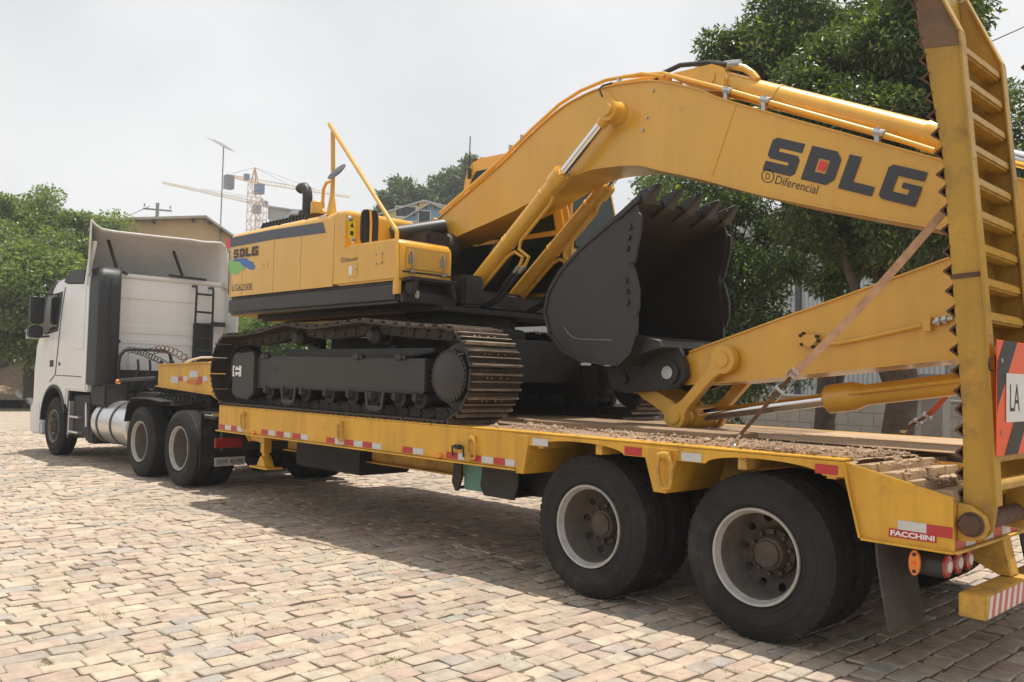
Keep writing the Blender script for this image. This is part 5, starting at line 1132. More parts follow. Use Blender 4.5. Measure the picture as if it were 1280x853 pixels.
# cross bar with lamp
y0_, z0_ = BX(147, 473, -11.6); x1 = -10.52
b = MB(); b.tube([(-11.6, .45, 1.40), (-10.6, .62, 1.46)], .03, 8); b.build('marker_bar', 'black_plastic', TK)
b = MB(); b.lathe([(0, -.06), (.035, -.05), (.04, 0), (.03, .02)], (-11.62, .44, 1.38), (0, 1, 0), 14); b.build('marker_lamp', 'amber', TK)
# spiral hoses
def coil(p0, p1, sag, turns, r_, w_, mm, nm='spiral_hose'):
    p0 = Vector(p0); p1 = Vector(p1); P_ = []; d = (p1-p0); n_ = int(turns*9); u_ = Vector((-d.y, d.x, 0)).normalized()
    for i in range(n_+1):
        t = i/n_; c = p0+d*t+Vector((0, 0, -sag*4*t*(1-t))); a = t*turns*2*math.pi; P_.append(c+u_*math.cos(a)*r_+Vector((0, 0, 1))*math.sin(a)*r_)
    b = MB(); b.tube(P_, w_, 5); b.build(nm, mm, TK)
ye, ze = BX(213, 459, -10.45); ys_, zs_ = BX(160, 437, XH); coil((XH, ys_, zs_), (-10.45, ye, ze), -.04, 15, .045, .008, 'hose')
ye, ze = BX(240, 456, -10.2); ys_, zs_ = BX(187, 440, XH); coil((XH, ys_, zs_), (-10.2, ye, ze), -.12, 10, .06, .008, 'red_hose')
coil((-10.9, .62, 1.36), (-8.9, .55, 1.22), .12, 14, .055, .008, 'hose')
P_ = [at(215, 461, 1, .75), at(228, 456, 1, .8), at(240, 450, 1, .85), at(252, 447, 1, .95), at(268, 447, 1, 1.0)]
b = MB(); b.tube([p.tolist() for p in P_], .018, 6); b.build('brake_line', 'rope_white', TK)
# fuel tank
TKX0, TKX1, zt, yt, r_ = -12.45, -11.0, .70, .66, .36
b = MB(); b.lathe([(0, 0), (r_*.9, 0), (r_, .03), (r_, TKX1-TKX0-.03), (r_*.9, TKX1-TKX0), (0, TKX1-TKX0)], (TKX0, yt, zt), (1, 0, 0), 40); ft = b.build('fuel_tank', 'aluminium', TK, ang=50)
for x in (-12.2, -11.6):
    b = MB(); b.lathe([(r_+.001, 0), (r_+.008, .002), (r_+.008, .07), (r_+.001, .072)], (x, yt, zt), (1, 0, 0), 40); b.build('tank_strap', 'black_plastic', ft)
# steps, battery box, valances
b = MB(); b.box(-13.45, -12.62, .35, .95, .40, 1.12); b.build('battery_box', 'chassis', TK, .03)
for z in (.46, .72):
    b = MB(); b.box(-13.4, -12.95, .26, .37, z, z+.035); b.build('entry_step', 'aluminium', TK, .008, 1)
b = MB(); b.box(-13.47, -13.43, .28, .36, .42, 1.0); b.build('step_side', 'aluminium', TK)
b = MB(); b.tube([(-12.75, .33, .98), (-12.66, .30, .94), (-12.62, .30, .6)], .02, 8); b.build('tank_pipe', 'aluminium', TK)
b = MB(); b.box(-12.95, -12.2, .45, .95, 1.02, 1.16); b.build('air_box', 'black_plastic', TK, .03)
b = MB(); b.box(-12.85, -12.45, .36, .7, .32, .85); b.build('air_tank', 'chassis', TK, .04)
# rear mudguards
for y0_, y1_ in ((.30, .95), (2.05, 2.70)):
    mg = [(-10.98, .78), (-10.9, 1.02), (-10.72, 1.14), (-10.1, 1.15), (-9.62, 1.12)]
    b = MB()
    for A_, C_ in zip(mg[:-1], mg[1:]): b.ext([A_, C_, (C_[0], C_[1]+.014), (A_[0]-.012, A_[1]+.014)], y0_, y1_)
    b.build('mudguard', 'black_plastic', TK)
    b = MB(); b.box(-8.34, -8.32, y0_, y1_, .32, 1.0); b.box(-8.36, -8.1, y0_, y1_, 1.02, 1.045); b.build('rear_mudflap', 'rubber', TK)
# rear light bar
b = MB(); b.box(-8.02, -7.94, .42, 2.58, .55, .80); b.box(-8.3, -7.94, .32, .42, .96, 1.0); b.build('light_bar', 'chassis', TK, .01)
y0_, z0_ = BX(268, 559, -7.93); y1_, z1_ = BX(303, 547, -7.93); b = MB(); b.box(-7.94, -7.90, y0_, y1_, z0_-.015, z1_); b.build('tail_lamp', 'lamp_red', TK, .01)
b = MB(); b.box(-7.94, -7.90, 3-y1_, 3-y0_, z0_-.015, z1_); b.build('tail_lamp', 'lamp_red', TK, .01)
b = MB(); b.box(-8.30, -8.05, .33, .75, .99, 1.03); b.build('tread_step', 'aluminium', TK)
q = [(268, 583.5), (306, 581), (306, 570.5), (268, 572.5)]
P_ = [at(*p, 0, -7.90) for p in q]; b = MB(); b.loft([p+np.array([-.006, 0, 0]) for p in P_], P_); b.build('licence_plate', 'plate_grey', TK)
uvp, fsp = text_poly('IRM 4690', .0); 
for t_, u0, u1 in (('IRM', .08, .40), ('4690', .50, .94)):
    uvp, fsp = text_poly(t_, .0); decal('plate_text', ['decal_black'], TK, [(np.stack([u0+(u1-u0)*uvp[:, 0], .18+.6*uvp[:, 1]], -1), fsp, 0)], q, 0, -7.90, .003)
# ================================================================= LOOSE THINGS ON THE TRAILER
# warning sign on the near ramp
SX = 1.40
sy0, sz0 = BX(1250.5, 570, SX); _, sz1 = BX(1241, 424, SX); sy0 = BX(1245, 495, SX)[0]
wsn = thing('warning_sign', (SX, sy0+.4, sz0), 'orange and black striped board with white panel hung on the trailer ramp', 'sign')
b = MB(); b.box(SX, SX+.006, sy0, sy0+.85, sz0, sz1); b.build('board', 'sign_orange', wsn, .002, 1)
h_ = sz1-sz0
b = MB()
def clipstripe(ya, wd_):
    # parallel slanted bars, cut at the board's edges
    n_ = 16; V = []; F = []
    for k in range(n_+1):
        z = sz1-h_*k/n_; y = ya-(sz1-z)*slope
        V += [(SX+.0075, min(max(y, sy0), sy0+.85), z), (SX+.0075, min(max(y+wd_, sy0), sy0+.85), z)]
    for k in range(n_):
        if V[2*k][1] < V[2*k+1][1] or V[2*k+2][1] < V[2*k+3][1]: F.append((2*k, 2*k+1, 2*k+3, 2*k+2))
    b.add(V, F)
s_a = BX(1253.4, 426, SX); s_b = BX(1270, 426, SX); s_c = BX(1245.7, 506, SX); s_d = BX(1293.4, 426, SX)
slope = (s_b[0]-s_c[0])/(s_b[1]-s_c[1])
for k in range(-1, 5): clipstripe(s_a[0]+k*(s_d[0]-s_a[0]), s_b[0]-s_a[0])
b.build('stripes', 'decal_black', wsn, recalc=False)
py0, pz0 = BX(1260.5, 528, SX+.012); py1, pz1 = BX(1256, 466.5, SX+.012); py0 = (py0+py1)/2
b = MB(); b.box(SX+.009, SX+.013, py0, py0+.62, pz0, pz1); b.build('panel', 'decal_white', wsn)
uvl, fsl = text_poly('LA'); hh = pz1-pz0
V = [(SX+.0145, py0+.05+u*.16, pz0+hh*(.22+.56*v)) for u, v in uvl]; b = MB(); b.add(V, fsl); b.build('lettering', 'decal_black', wsn, recalc=False)
b = MB()
for z in (sz0+h_*.2, sz0+h_*.82): b.cyl((SX, sy0+.06, z), (SX+.012, sy0+.06, z), .012, n=8)
b.build('bolt', 'steel', wsn)
b = MB(); hy, hz = BX(1238, 455, SX-.02); b.tube([(SX-.02, hy+.02, hz+.03), (SX-.02, hy-.01, hz+.03), (SX-.02, hy-.02, hz), (SX-.02, hy-.01, hz-.03), (SX-.02, hy+.03, hz-.035)], .006, 6); b.build('hook', 'chassis', wsn)
# lashing straps with ratchets
def strap(name, lab, pts, mm, w_=.025):
    t = thing(name, pts[0], lab, 'strap'); P_ = [Vector(p) for p in pts]
    lo, mid, hi = P_
    d = (hi-mid).normalized(); sd = d.cross(Vector((.5, -.8, .1))).normalized(); nr = sd.cross(d).normalized()
    b = MB(); n_ = 14; pp = []
    for i in range(n_+1): pp.append(mid+(hi-mid)*(i/n_)+Vector((0, 0, -.03*math.sin(math.pi*i/n_))))
    b.strip(pp, sd*w_, nr*.004); b.strip([p+nr*.006-d*.02 for p in pp[1:-3]], sd*w_*.98, nr*.004); b.build('webbing', mm, t)
    b = MB(); b.strip([lo+(mid-lo)*.15, mid], sd*w_*.5, nr*.006); b.build('chain_strip', 'rust', t)
    b = MB(); d2 = (lo-mid).normalized()
    for s_ in (-1, 1): b.strip([mid-d2*.02+sd*s_*.03, mid+d2*.19+sd*s_*.028], nr*.025, sd*.004)
    b.cyl(mid-sd*.035, mid+sd*.035, .016, n=10); b.cyl(mid+d2*.12-sd*.035, mid+d2*.12+sd*.035, .014, n=10)
    b.tube([mid+nr*.02+sd*.03, mid+nr*.06-d2*.05+sd*.025, mid+nr*.06-d2*.05-sd*.025, mid+nr*.02-sd*.03], .008, 6); b.build('ratchet', 'steel', t)
    b = MB(); b.tube([lo+(mid-lo)*.16, lo+(mid-lo)*.06+nr*.01, lo+Vector((.0, 0, .01)), lo+Vector((.03, .01, .0)), lo+Vector((.05, 0, .03))], .009, 8); b.build('hook', 'steel', t)
x0, z0_ = B(914, 556, .10); mx_, mz_ = B(990, 470, .17); hx_, hz_ = B(1178, 267, .30)
strap('lashing_strap', 'brown lashing strap with ratchet stretched diagonally up to the near ramp', [(x0, .10, 1.20), (mx_, .17, mz_), (hx_, .30, hz_)], 'strap', .024)
gx, gy = G(1141, 541, 1.2); p1_ = at(1158, 520, 1, 2.75); p2_ = at(1200, 470, 1, 2.62)
strap('lashing_strap', 'short red lashing strap at the far edge of the deck', [(gx, min(gy, 2.9), 1.21), p1_, p2_], 'strap_red', .02)
# worn steel plates lying on the deck
rs = np.random.RandomState(9)
for (xa, xb, ya, yb, z, rz, lab) in ((-.75, 1.0, .98, 1.62, 1.192, -2, 'worn yellow steel plate lying on the deck under the bucket cylinder'), (-2.6, -.55, .62, 1.02, 1.192, 1.5, 'dark weathered plank lying loose on the deck beside the bucket'), (-.6, 1.05, 1.8, 2.5, 1.192, 1, 'worn yellow steel plate lying on the far half of the deck')):
    b = MB(); b.box(-(xb-xa)/2, (xb-xa)/2, -(yb-ya)/2, (yb-ya)/2, 0, .012 if 'steel' in lab else .045)
    o = b.build('deck_plate' if 'steel' in lab else 'loose_plank', 'soiled_steel' if 'steel' in lab else 'wood', None, .005, 1, M=Matrix.Translation(((xa+xb)/2, (ya+yb)/2, z)) @ Matrix.Rotation(rad(rz), 4, 'Z')); tag(o, lab, 'plate' if 'steel' in lab else 'plank')
# soil and gravel spilled on the deck
rs = np.random.RandomState(21)
nx, ny = 150, 60; X = np.linspace(-2.5, .64, nx); Yg = np.linspace(.02, 2.95, ny); gx_, gy_ = np.meshgrid(X, Yg, indexing='ij')
h = np.zeros_like(gx_)
for fq, am in ((1.3, .5), (2.9, .35), (6.1, .25), (13, .15), (27, .09)):
    a1, a2, p1, p2 = rs.uniform(.6, 1.4, 2).tolist()+rs.uniform(0, 6, 2).tolist(); h += am*np.sin(gx_*fq*a1+p1+1.3*np.sin(gy_*fq*.7+p2))*np.sin(gy_*fq*a2*1.3+p2)
edge = np.exp(-((gy_-.30)/.28)**2)
z = np.where(gx_ < .6, 1.183, 1.183-.231*(gx_-.6)+.008)+.014*(h-.25)+.016*edge-.010+rs.uniform(-.003, .003, gx_.shape)
z -= .03*np.clip((.09-gy_)/.06, 0, 1)
i = np.arange(nx*ny).reshape(nx, ny); F = np.stack([i[:-1, :-1], i[1:, :-1], i[1:, 1:], i[:-1, 1:]], -1).reshape(-1, 4)
o = put('spilled_soil', np_mesh('spilled_soil', np.stack([gx_, gy_, z], -1).reshape(-1, 3), F, ['soil'], smooth=True), None, kind='stuff'); tag(o, 'brown soil spilled over the trailer deck behind the track', 'soil')
V = []; F = []; k = 0
nc = 9000; cx_ = rs.uniform(-2.45, 1.15, nc); cy_ = np.abs(rs.normal(.10, .6, nc))+.05
for a, c in zip(cx_, cy_):
    if math.sin(a*4.1+2*math.sin(c*5))*math.sin(c*9+a*2.3) < rs.uniform(-.7, .8): continue
    if c > 2.9 or (a > .62 and rs.rand() < .62): continue
    s_ = rs.gamma(1.2, .0042)+.0016; zz = float(np.interp(a, [.6, 1.19], [1.186, 1.062]))+rs.uniform(0, .012)+.014*math.exp(-((c-.3)/.28)**2)
    P_ = rs.normal(0, 1, (6, 3)); base = np.array([(1, 0, 0), (-1, 0, 0), (0, 1, 0), (0, -1, 0), (0, 0, .7), (0, 0, -.7)])*s_*(1+.25*P_[:, :1])
    V += [(a+q_[0], c+q_[1], zz+q_[2]) for q_ in base]; F += [(k, k+2, k+4), (k+2, k+1, k+4), (k+1, k+3, k+4), (k+3, k, k+4), (k+2, k, k+5), (k+1, k+2, k+5), (k+3, k+1, k+5), (k, k+3, k+5)]; k += 6
o = put('deck_gravel', np_mesh('deck_gravel', V, F, ['clod'], smooth=False), None, kind='stuff'); tag(o, 'small stones and clods strewn along the trailer deck edge', 'gravel')
# ================================================================= BACKGROUND
m = bpy.data.materials.new('leaf'); m.use_nodes = True; MATS['leaf'] = m; n = m.node_tree; N = n.nodes.new; L = n.links.new
p = n.nodes['Principled BSDF']; p.inputs['Roughness'].default_value = .36; p.inputs['Specular IOR Level'].default_value = .55
a = N('ShaderNodeAttribute'); a.attribute_name = 'tint'; L(a.outputs['Color'], p.inputs['Base Color'])
tr_ = N('ShaderNodeBsdfTranslucent'); g = N('ShaderNodeMix'); g.data_type = 'RGBA'; g.blend_type = 'MULTIPLY'; g.inputs['Factor'].default_value = 1; L(a.outputs['Color'], g.inputs['A']); g.inputs['B'].default_value = (1.5, 1.7, .6, 1); L(g.outputs['Result'], tr_.inputs['Color'])
ms = N('ShaderNodeMixShader'); ms.inputs[0].default_value = .38; L(p.outputs[0], ms.inputs[1]); L(tr_.outputs[0], ms.inputs[2]); L(ms.outputs[0], n.nodes['Material Output'].inputs[0])
def leaves(centres, radii, per, size, rs, cols, long=1.9, droop=.5):
    """leaf-sized folded blades scattered through clumps"""
    nC = len(centres); tot = nC*per
    C_ = np.repeat(centres, per, 0); R_ = np.repeat(radii, per)[:, None]
    d = rs.normal(0, 1, (tot, 3)); d /= np.linalg.norm(d, axis=1)[:, None]; rr = rs.rand(tot, 1)**.45
    P = C_+d*R_*rr*np.array([1, 1, .75])
    ax = rs.normal(0, 1, (tot, 3))+d*.8+np.array([0, 0, -droop]); ax /= np.linalg.norm(ax, axis=1)[:, None]
    sd = np.cross(ax, rs.normal(0, 1, (tot, 3))+np.array([0, 0, .9])); sd /= np.linalg.norm(sd, axis=1)[:, None]+1e-9
    nr = np.cross(ax, sd); s = size*rs.uniform(.6, 1.35, (tot, 1))
    V = np.stack([P, P+ax*s*.5+sd*s/long*.5+nr*s*.08, P+ax*s, P+ax*s*.5-sd*s/long*.5+nr*s*.08], 1)
    F = (np.array([[0, 1, 2], [0, 2, 3]])[None]+np.arange(tot)[:, None, None]*4).reshape(-1, 3)
    ci = np.repeat(rs.rand(nC), per); t = np.clip(ci*.6+rs.rand(tot)*.4, 0, 1)[:, None]
    ca_, cb_ = np.array(cols[0]), np.array(cols[1]); col = ca_*(1-t)+cb_*t; col *= rs.uniform(.75, 1.25, (tot, 1))
    sunlit = rs.rand(tot) < .10*(1 if len(cols) > 2 else 0)  # random leaves picked for a paler tint: sunlit highlights painted into the colour
    if len(cols) > 2: col[sunlit] = np.array(cols[2])
    return V.reshape(-1, 3), F, np.repeat(col, 4, 0)
def tree(name, label, group, base, height, spread, rs, trunk_r, ncl, per, size, cols, cr=(.45, .9), low=.25, stems=1, offs=(0, 0), fill=None, lean=0., cat='tree', droop=.5, keep=None, long=1.9):
    base = Vector(base); t = thing(name, base, label, cat, group)
    top = base+Vector((offs[0], offs[1], height))
    # clump centres: uneven dome of lobes
    C_ = []; lobes = [(rs.uniform(-.55, .55), rs.uniform(-.55, .55), rs.uniform(.35, .95), rs.uniform(.35, .6)) for _ in range(9)]
    ctr = np.array([base.x+offs[0], base.y+offs[1], base.z+height*(low+(1-low)*.5)]); ext = np.array([spread, spread, height*(1-low)*.5])
    while len(C_) < ncl:
        if rs.rand() < .55:
            lx, ly, lz, lr = lobes[rs.randint(9)]; q_ = rs.normal(0, 1, 3); q_ /= np.linalg.norm(q_); c = np.array([lx, ly, lz*2-1])+q_*lr*rs.rand()**.4
        else:
            q_ = rs.normal(0, 1, 3); q_ /= np.linalg.norm(q_); c = q_*rs.uniform(.55, 1.0)
        if np.linalg.norm(c) < 1.12: C_.append(ctr+c*ext)
    C_ = np.array(C_)
    if fill is not None: C_ = np.concatenate([C_, np.array(fill)])
    if keep is not None: C_ = np.array([c for c in C_ if keep(c)])
    R_ = rs.uniform(cr[0], cr[1], len(C_))
    V, F, T_ = leaves(C_, R_, per, size, rs, cols, droop=droop, long=long)
    put('crown', np_mesh('crown', V, F, ['leaf'], T_), t)
    b = MB()
    for s_ in range(stems):
        an = rs.uniform(0, 6.28); k = 0 if stems == 1 else trunk_r*1.2
        r0 = trunk_r*(1 if s_ == 0 else .65); p0 = base+Vector((math.cos(an)*k, math.sin(an)*k, -.15)); fk = base+Vector((offs[0]*.25+rs.uniform(-.3, .3)+lean*s_, offs[1]*.25+rs.uniform(-.3, .3), height*rs.uniform(.34, .45)))
        pts = [p0, p0*.66+fk*.34+Vector((rs.uniform(-.1, .1), rs.uniform(-.1, .1), 0)), p0*.33+fk*.67+Vector((rs.uniform(-.12, .12), rs.uniform(-.12, .12), 0)), fk]
        b.tube(pts, [r0*1.25, r0*.95, r0*.85, r0*.7], 12)
        for j in range(9):
            c = Vector(C_[rs.randint(len(C_))].tolist()); st_ = p0.lerp(fk, rs.uniform(.5, 1.)); md = st_.lerp(c, .5)+Vector((rs.uniform(-.3, .3), rs.uniform(-.3, .3), rs.uniform(.0, .5)))
            b.tube([st_, md, c], [r0*.42, r0*.25, r0*.06], 7)
    b.build('trunk', 'bark', t, ang=60); return t
GD = [(.026, .046, .014), (.095, .135, .036), (.24, .27, .08)]  # third tint is the painted sunlit highlight on scattered leaves
GL = [(.075, .115, .032), (.19, .24, .062), (.26, .30, .09)]
rs = np.random.RandomState(31)
# big trees behind the trailer
def P2(px, dep):                # ground place below a pixel column at a given distance
    d_ = D(px, 480, dep); return (float(d_[0]), float(d_[1]), float(hill(d_[0], d_[1])))
def cloud(pts, n_, rs, sp):
    out = []
    for (px, py, dep) in pts:
        c = D(px, py, dep)
        for _ in range(n_): out.append(c+rs.normal(0, sp, 3))
    return out
bA = P2(1026, 15.5); bB = P2(1126, 12.5); bC = P2(880, 19)
kp = lambda c: (lambda q: not ((q[0] < 895 and q[1] < 215) or (q[0] < 800) or (q[0] > 1205 and q[1] < 120) or q[0] > 1330 or (q[0] < 930 and q[1] < 40)))(proj(c))
fA = cloud([(920, 60, 15), (930, 100, 15), (905, 120, 16), (960, 200, 15), (1000, 60, 15), (1010, 150, 15), (960, 20, 15)], 9, rs, .6)
tree('broadleaf_tree', 'tall dense broadleaf tree with a straight trunk behind the excavator arm', 'trees behind the trailer', bA, 9.2, 2.7, rs, .17, 150, 900, .105, GD, (.30, .62), .36, 2, (.9, .9), fA, keep=kp, long=2.7)
fB = cloud([(1100, 30, 12.5), (1130, 120, 12.5), (1120, 180, 12.5), (1200, 20, 12), (1170, 60, 12), (1190, 50, 12)], 8, rs, .45)
tree('broadleaf_tree', 'dark leafy tree with a thick trunk directly behind the near ramp', 'trees behind the trailer', bB, 6.6, 1.75, rs, .24, 105, 850, .10, GD, (.28, .55), .42, 1, (-.2, .0), fB, keep=kp, long=2.7)
fC = cloud([(800, 235, 19), (820, 260, 19), (930, 330, 18), (900, 250, 19), (850, 300, 19)], 10, rs, .6)
tree('broadleaf_tree', 'low bushy tree seen between the bucket and the excavator arm', 'trees behind the trailer', bC, 5.6, 2.4, rs, .14, 110, 620, .12, GD, (.38, .72), .05, 2, (0, 0), fC, keep=kp, long=2.7)
# trees left behind the truck
rs = np.random.RandomState(8)
for (px, dep, top, sp, lab, cols, tr_r) in ((8, 40, 247, 4.2, 'large rounded green tree beyond the front of the truck cab', GL, .3), (92, 42, 268, 2.7, 'bushy light green tree rising just above the truck roof', GL, .3), (40, 35, 320, 2.6, 'leafy tree with a bare brown trunk ahead of the truck cab', GL, .28), (-55, 50, 255, 4.5, 'spreading tree farthest along the yard beyond the truck', GL, .3)):
    bs = P2(px, dep); z_ = D(px, top, dep)[2]; tree('yard_tree', lab, 'trees beyond the truck', bs, z_-bs[2], sp, rs, tr_r, 170, 560, .17, cols, (.5, 1.1), .12 if dep > 40 else .3, 1, (0, 0))
# hedge behind, under the counterweight
for k, (px, dep, top, lab) in enumerate(((262, 34, 400, 'green hedge bush growing right behind the truck cab wing'), (300, 33, 392, 'green hedge bush seen below the counterweight beside the truck'), (335, 32, 396, 'green hedge bush seen above the track under the counterweight'), (370, 33, 398, 'green hedge bush behind the carrier roller of the track'))):
    bs = P2(px, dep); z_ = D(px, top, dep)[2]
    tree('hedge_bush', lab, 'bushes of the hedge', bs, z_-bs[2], 1.5, rs, .08, 60, 220, .2, [(.05, .09, .02), (.13, .19, .04)], (.4, .7), .02, 1, cat='bush')
# hillside trees
for (px, dep, top, sp, lab) in ((497, 82, 227, 2.9, 'round dark tree on the hill above the blue house'), (520, 86, 230, 2.6, 'small tree on the hill beside the round dark tree'), (553, 84, 205, 3.0, 'tall tree on the hill next to the excavator cab'), (577, 86, 196, 3.4, 'tallest tree on the hill partly behind the excavator cab'), (600, 88, 215, 3.4, 'hill tree hidden mostly behind the excavator cab'), (462, 90, 274, 1.8, 'tiny treetop on the hill left of the yellow house')):
    bs = P2(px, dep); z_ = D(px, top, dep)[2]; tree('hill_tree', lab, 'trees on the hill', bs, z_-bs[2], sp, rs, .25, 80, 200, .42, [(.045, .07, .03), (.09, .12, .045)], (.6, 1.1), .2, 1)
# ---- houses
def gable_house(name, label, pl, pr, pk, dep, wy, wall, roof, wins=(), over=.45, turn=0.):
    """gable wall set square to the view: pl, pr eave pixels, pk ridge pixel, at a distance; wy deep"""
    A_ = D(*pl, dep); C_ = D(*pr, dep); K = D(*pk, dep); c = D((pl[0]+pr[0])/2, 470, dep)
    ang = facing((pl[0]+pr[0])/2)+turn; M = Matrix.Translation((float(c[0]), float(c[1]), 0)) @ Matrix.Rotation(ang, 4, 'Z')
    h_ = thing(name, None, label, 'house', M=M); ex = Vector((math.cos(ang), math.sin(ang), 0)); lx = lambda P: (Vector(P.tolist())-Vector(c.tolist())).dot(ex)
    xl, xr, xk = lx(A_), lx(C_), lx(K); zl, zr, zk = float(A_[2]), float(C_[2]), float(K[2]); base = float(hill(c[0], c[1]))-1.2
    b = MB(); b.ext([(xl, base), (xr, base), (xr, zr-.12), (xk, zk-.12), (xl, zl-.12)], 0, wy); b.build('wall', wall, h_, M=M)
    for x1, z1 in ((xl, zl), (xr, zr)):
        s = (z1-zk)/abs(x1-xk); xo = x1+over*(1 if x1 > xk else -1); zo = z1+s*over
        b = MB(); b.ext([(xk, zk-.1), (xo, zo-.1), (xo, zo+.02), (xk, zk+.02)], -over, wy+over); b.build('roof', roof, h_, M=M)
        for k in (.12, .5, .88):
            x = xk+(x1-xk)*k; z = zk+(z1-zk)*k; b = MB(); b.box(x-.07, x+.07, -over+.06, -.002, z-.27, z-.13); b.build('rafter_end', 'bark', h_, M=M)
    for (px, py, w_, hh) in wins:
        P = D(px, py, dep); x = lx(P); z = float(P[2])
        b = MB(); b.box(x-w_/2-.06, x+w_/2+.06, -.05, .05, z-.06, z+hh+.06); f_ = b.build('window', 'white_plastic', h_, M=M)
        b = MB(); b.box(x-w_/2, x+w_/2, -.06, -.03, z, z+hh); b.build('pane', 'glass_dark', f_, M=M)
    return h_
vdir = math.atan2(FW2[1], FW2[0])
def facing(px): r_ = ray(px, 470); return math.atan2(r_[1], r_[0])-math.pi/2
cR = D(258, 268, 46)[2]
gable_house('ochre_house', 'ochre stucco house with low grey gabled roof rising behind the truck', (128, 279), (297, 293), (258, 268), 46, 9, 'stucco', 'roof_tile', ((200, 330, 1.4, 1.2),), .5)
gable_house('blue_house', 'pale blue house with low gable roof on the hillside', (498, 277), (590, 276), (538, 252), 63, 8, 'blue_wall', 'grey_roof', ((512, 287, .8, .6), (530, 284, .8, 1.2)), .3)
gable_house('yellow_house', 'yellow house with pale sloping roof behind the blue house', (470, 269), (596, 266), (530, 249.5), 72, 8, 'stucco_yellow', 'grey_roof', ((507, 270, 1.6, .8),), .4)
cG = D(362, 268, 90); M = Matrix.Translation((float(cG[0]), float(cG[1]), 0)) @ Matrix.Rotation(facing(362), 4, 'Z')
h_ = thing('grey_building', None, 'plain grey flat-roofed block on the hill beside the tower crane', 'building', M=M); zb = float(hill(cG[0], cG[1])); zt = float(D(362, 261, 88)[2])
b = MB(); b.box(-1.9, 2.0, -2, 4, zb-1, zt); b.build('wall', 'grey_roof', h_, M=M); b = MB(); b.ext([(-2.1, zt), (2.3, zt-.35), (2.3, zt-.2), (-2.1, zt+.15)], -2.2, 4.2); b.build('roof', 'cladding', h_, M=M)
# ---- warehouse with corrugated cladding behind the trees
WY = 26.0
wx0 = B(585, 440, WY)[0]; wx1 = B(1215, 440, WY)[0]; wz = min(B(1030, 262, WY)[1], 9.)
WH = thing('warehouse', ((wx0+wx1)/2, WY, 0), 'long warehouse clad in pale corrugated sheet behind the trees', 'building')
b = MB(); b.box(wx0, wx1, WY+.12, WY+12, -.2, wz); b.build('wall', 'concrete', WH)
b = MB(); b.ext([(WY-.4, wz+.02), (WY+6, wz+1.0), (WY+12.4, wz+.02), (WY+12.4, wz+.14), (WY+6, wz+1.12), (WY-.4, wz+.14)], wx0-.3, wx1+.3, 0); b.build('roof', 'grey_roof', WH)
pw = 1.05; npan = int((wx1-wx0)/pw); V = []; 
pr_ = []
for k in range(6): pr_ += [(k*.175, 0), (k*.175+.05, 0), (k*.175+.075, -.05), (k*.175+.15, -.05)]
pr_.append((1.05, 0)); V = [(x, y, .0) for x, y in pr_]+[(x, y, wz-.6) for x, y in pr_]; nn = len(pr_)
b = MB(); b.add(V, [(i, i+1, nn+i+1, nn+i) for i in range(nn-1)]); PAN = b.mesh('cladding_panel', 'cladding', recalc=False)
for i in range(npan): put('cladding_panel', PAN, WH, Matrix.Translation((wx0+i*pw, WY+.05, .55)))
for i in range(0, npan+1, 6): b = MB(); b.box(wx0+i*pw-.09, wx0+i*pw+.09, WY-.12, WY+.02, 0, wz-.02); b.build('column', 'decal_grey', WH)
# ---- low block wall along the far side of the yard
LWY = 21.5; lx0 = B(905, 505, LWY)[0]; lx1 = B(1225, 505, LWY)[0]; lz = B(1050, 494, LWY)[1]
LW = thing('block_wall', ((lx0+lx1)/2, LWY, 0), 'low grey concrete block wall beyond the trailer under the trees', 'wall')
b = MB(); b.box(lx0, lx1, LWY+.02, LWY+.16, -.1, lz-.03); b.build('wall_core', 'concrete', LW)
bw, bh = .8, .4; b = MB(); b.box(.006, bw-.006, 0, .03, .006, bh-.006); BLK = b.mesh('block', 'concrete', .008, 1)
r_ = 0; z = 0
while z+bh <= lz+.05:
    x = lx0-(r_ % 2)*.4
    while x+bw < lx1: put('block', BLK, LW, Matrix.Translation((x, LWY-.01, z))); x += bw
    z += bh; r_ += 1
b = MB(); b.box(lx0-.05, lx1+.05, LWY-.06, LWY+.24, z+.002, z+.08); b.build('coping', 'concrete', LW, .01, 1)
# grey post beside the thick trunk
px_ = P2(1170, 14.5); b = MB(); b.box(px_[0]-.17, px_[0]+.17, px_[1]-.17, px_[1]+.17, -.1, 1.75); b.box(px_[0]-.21, px_[0]+.21, px_[1]-.21, px_[1]+.21, 1.752, 1.83); o = b.build('concrete_post', 'concrete', None, .012, 1); tag(o, 'square grey concrete post beside the thick tree trunk', 'post')
# log by the left edge of the yard
P_ = []
for t in np.linspace(0, 1, 14):
    px_l = -75+125*t; q_ = D(px_l, 452+54*t+1.2*math.sin(t*9), 49-16*t); P_.append((float(q_[0]), float(q_[1]), float(max(q_[2], hill(q_[0], q_[1])+.1))))
b = MB(); b.tube(P_, [.17-.03*t for t in np.linspace(0, 1, 14)], 12); o = b.build('fallen_log', 'rope_white', None); tag(o, 'pale fallen log lying at the yard edge ahead of the truck', 'log')
# earth bank
b = MB(); bk_ = P2(12, 40); rr = 24
xs_ = np.linspace(-10, 10, 24); ys_ = np.linspace(-7, 7, 18)
me = grid_mesh('earth_bank', xs_, ys_, lambda X, Y: np.maximum(0, 1.5*np.exp(-(X/6)**2-(Y/3.2)**2)*(1+.18*np.sin(X*2.1+Y))-.12)-.06, 'soil'); struct(put('earth_bank', me, None, Matrix.Translation((bk_[0], bk_[1], float(hill(bk_[0], bk_[1])))) @ Matrix.Rotation(facing(12), 4, 'Z')))
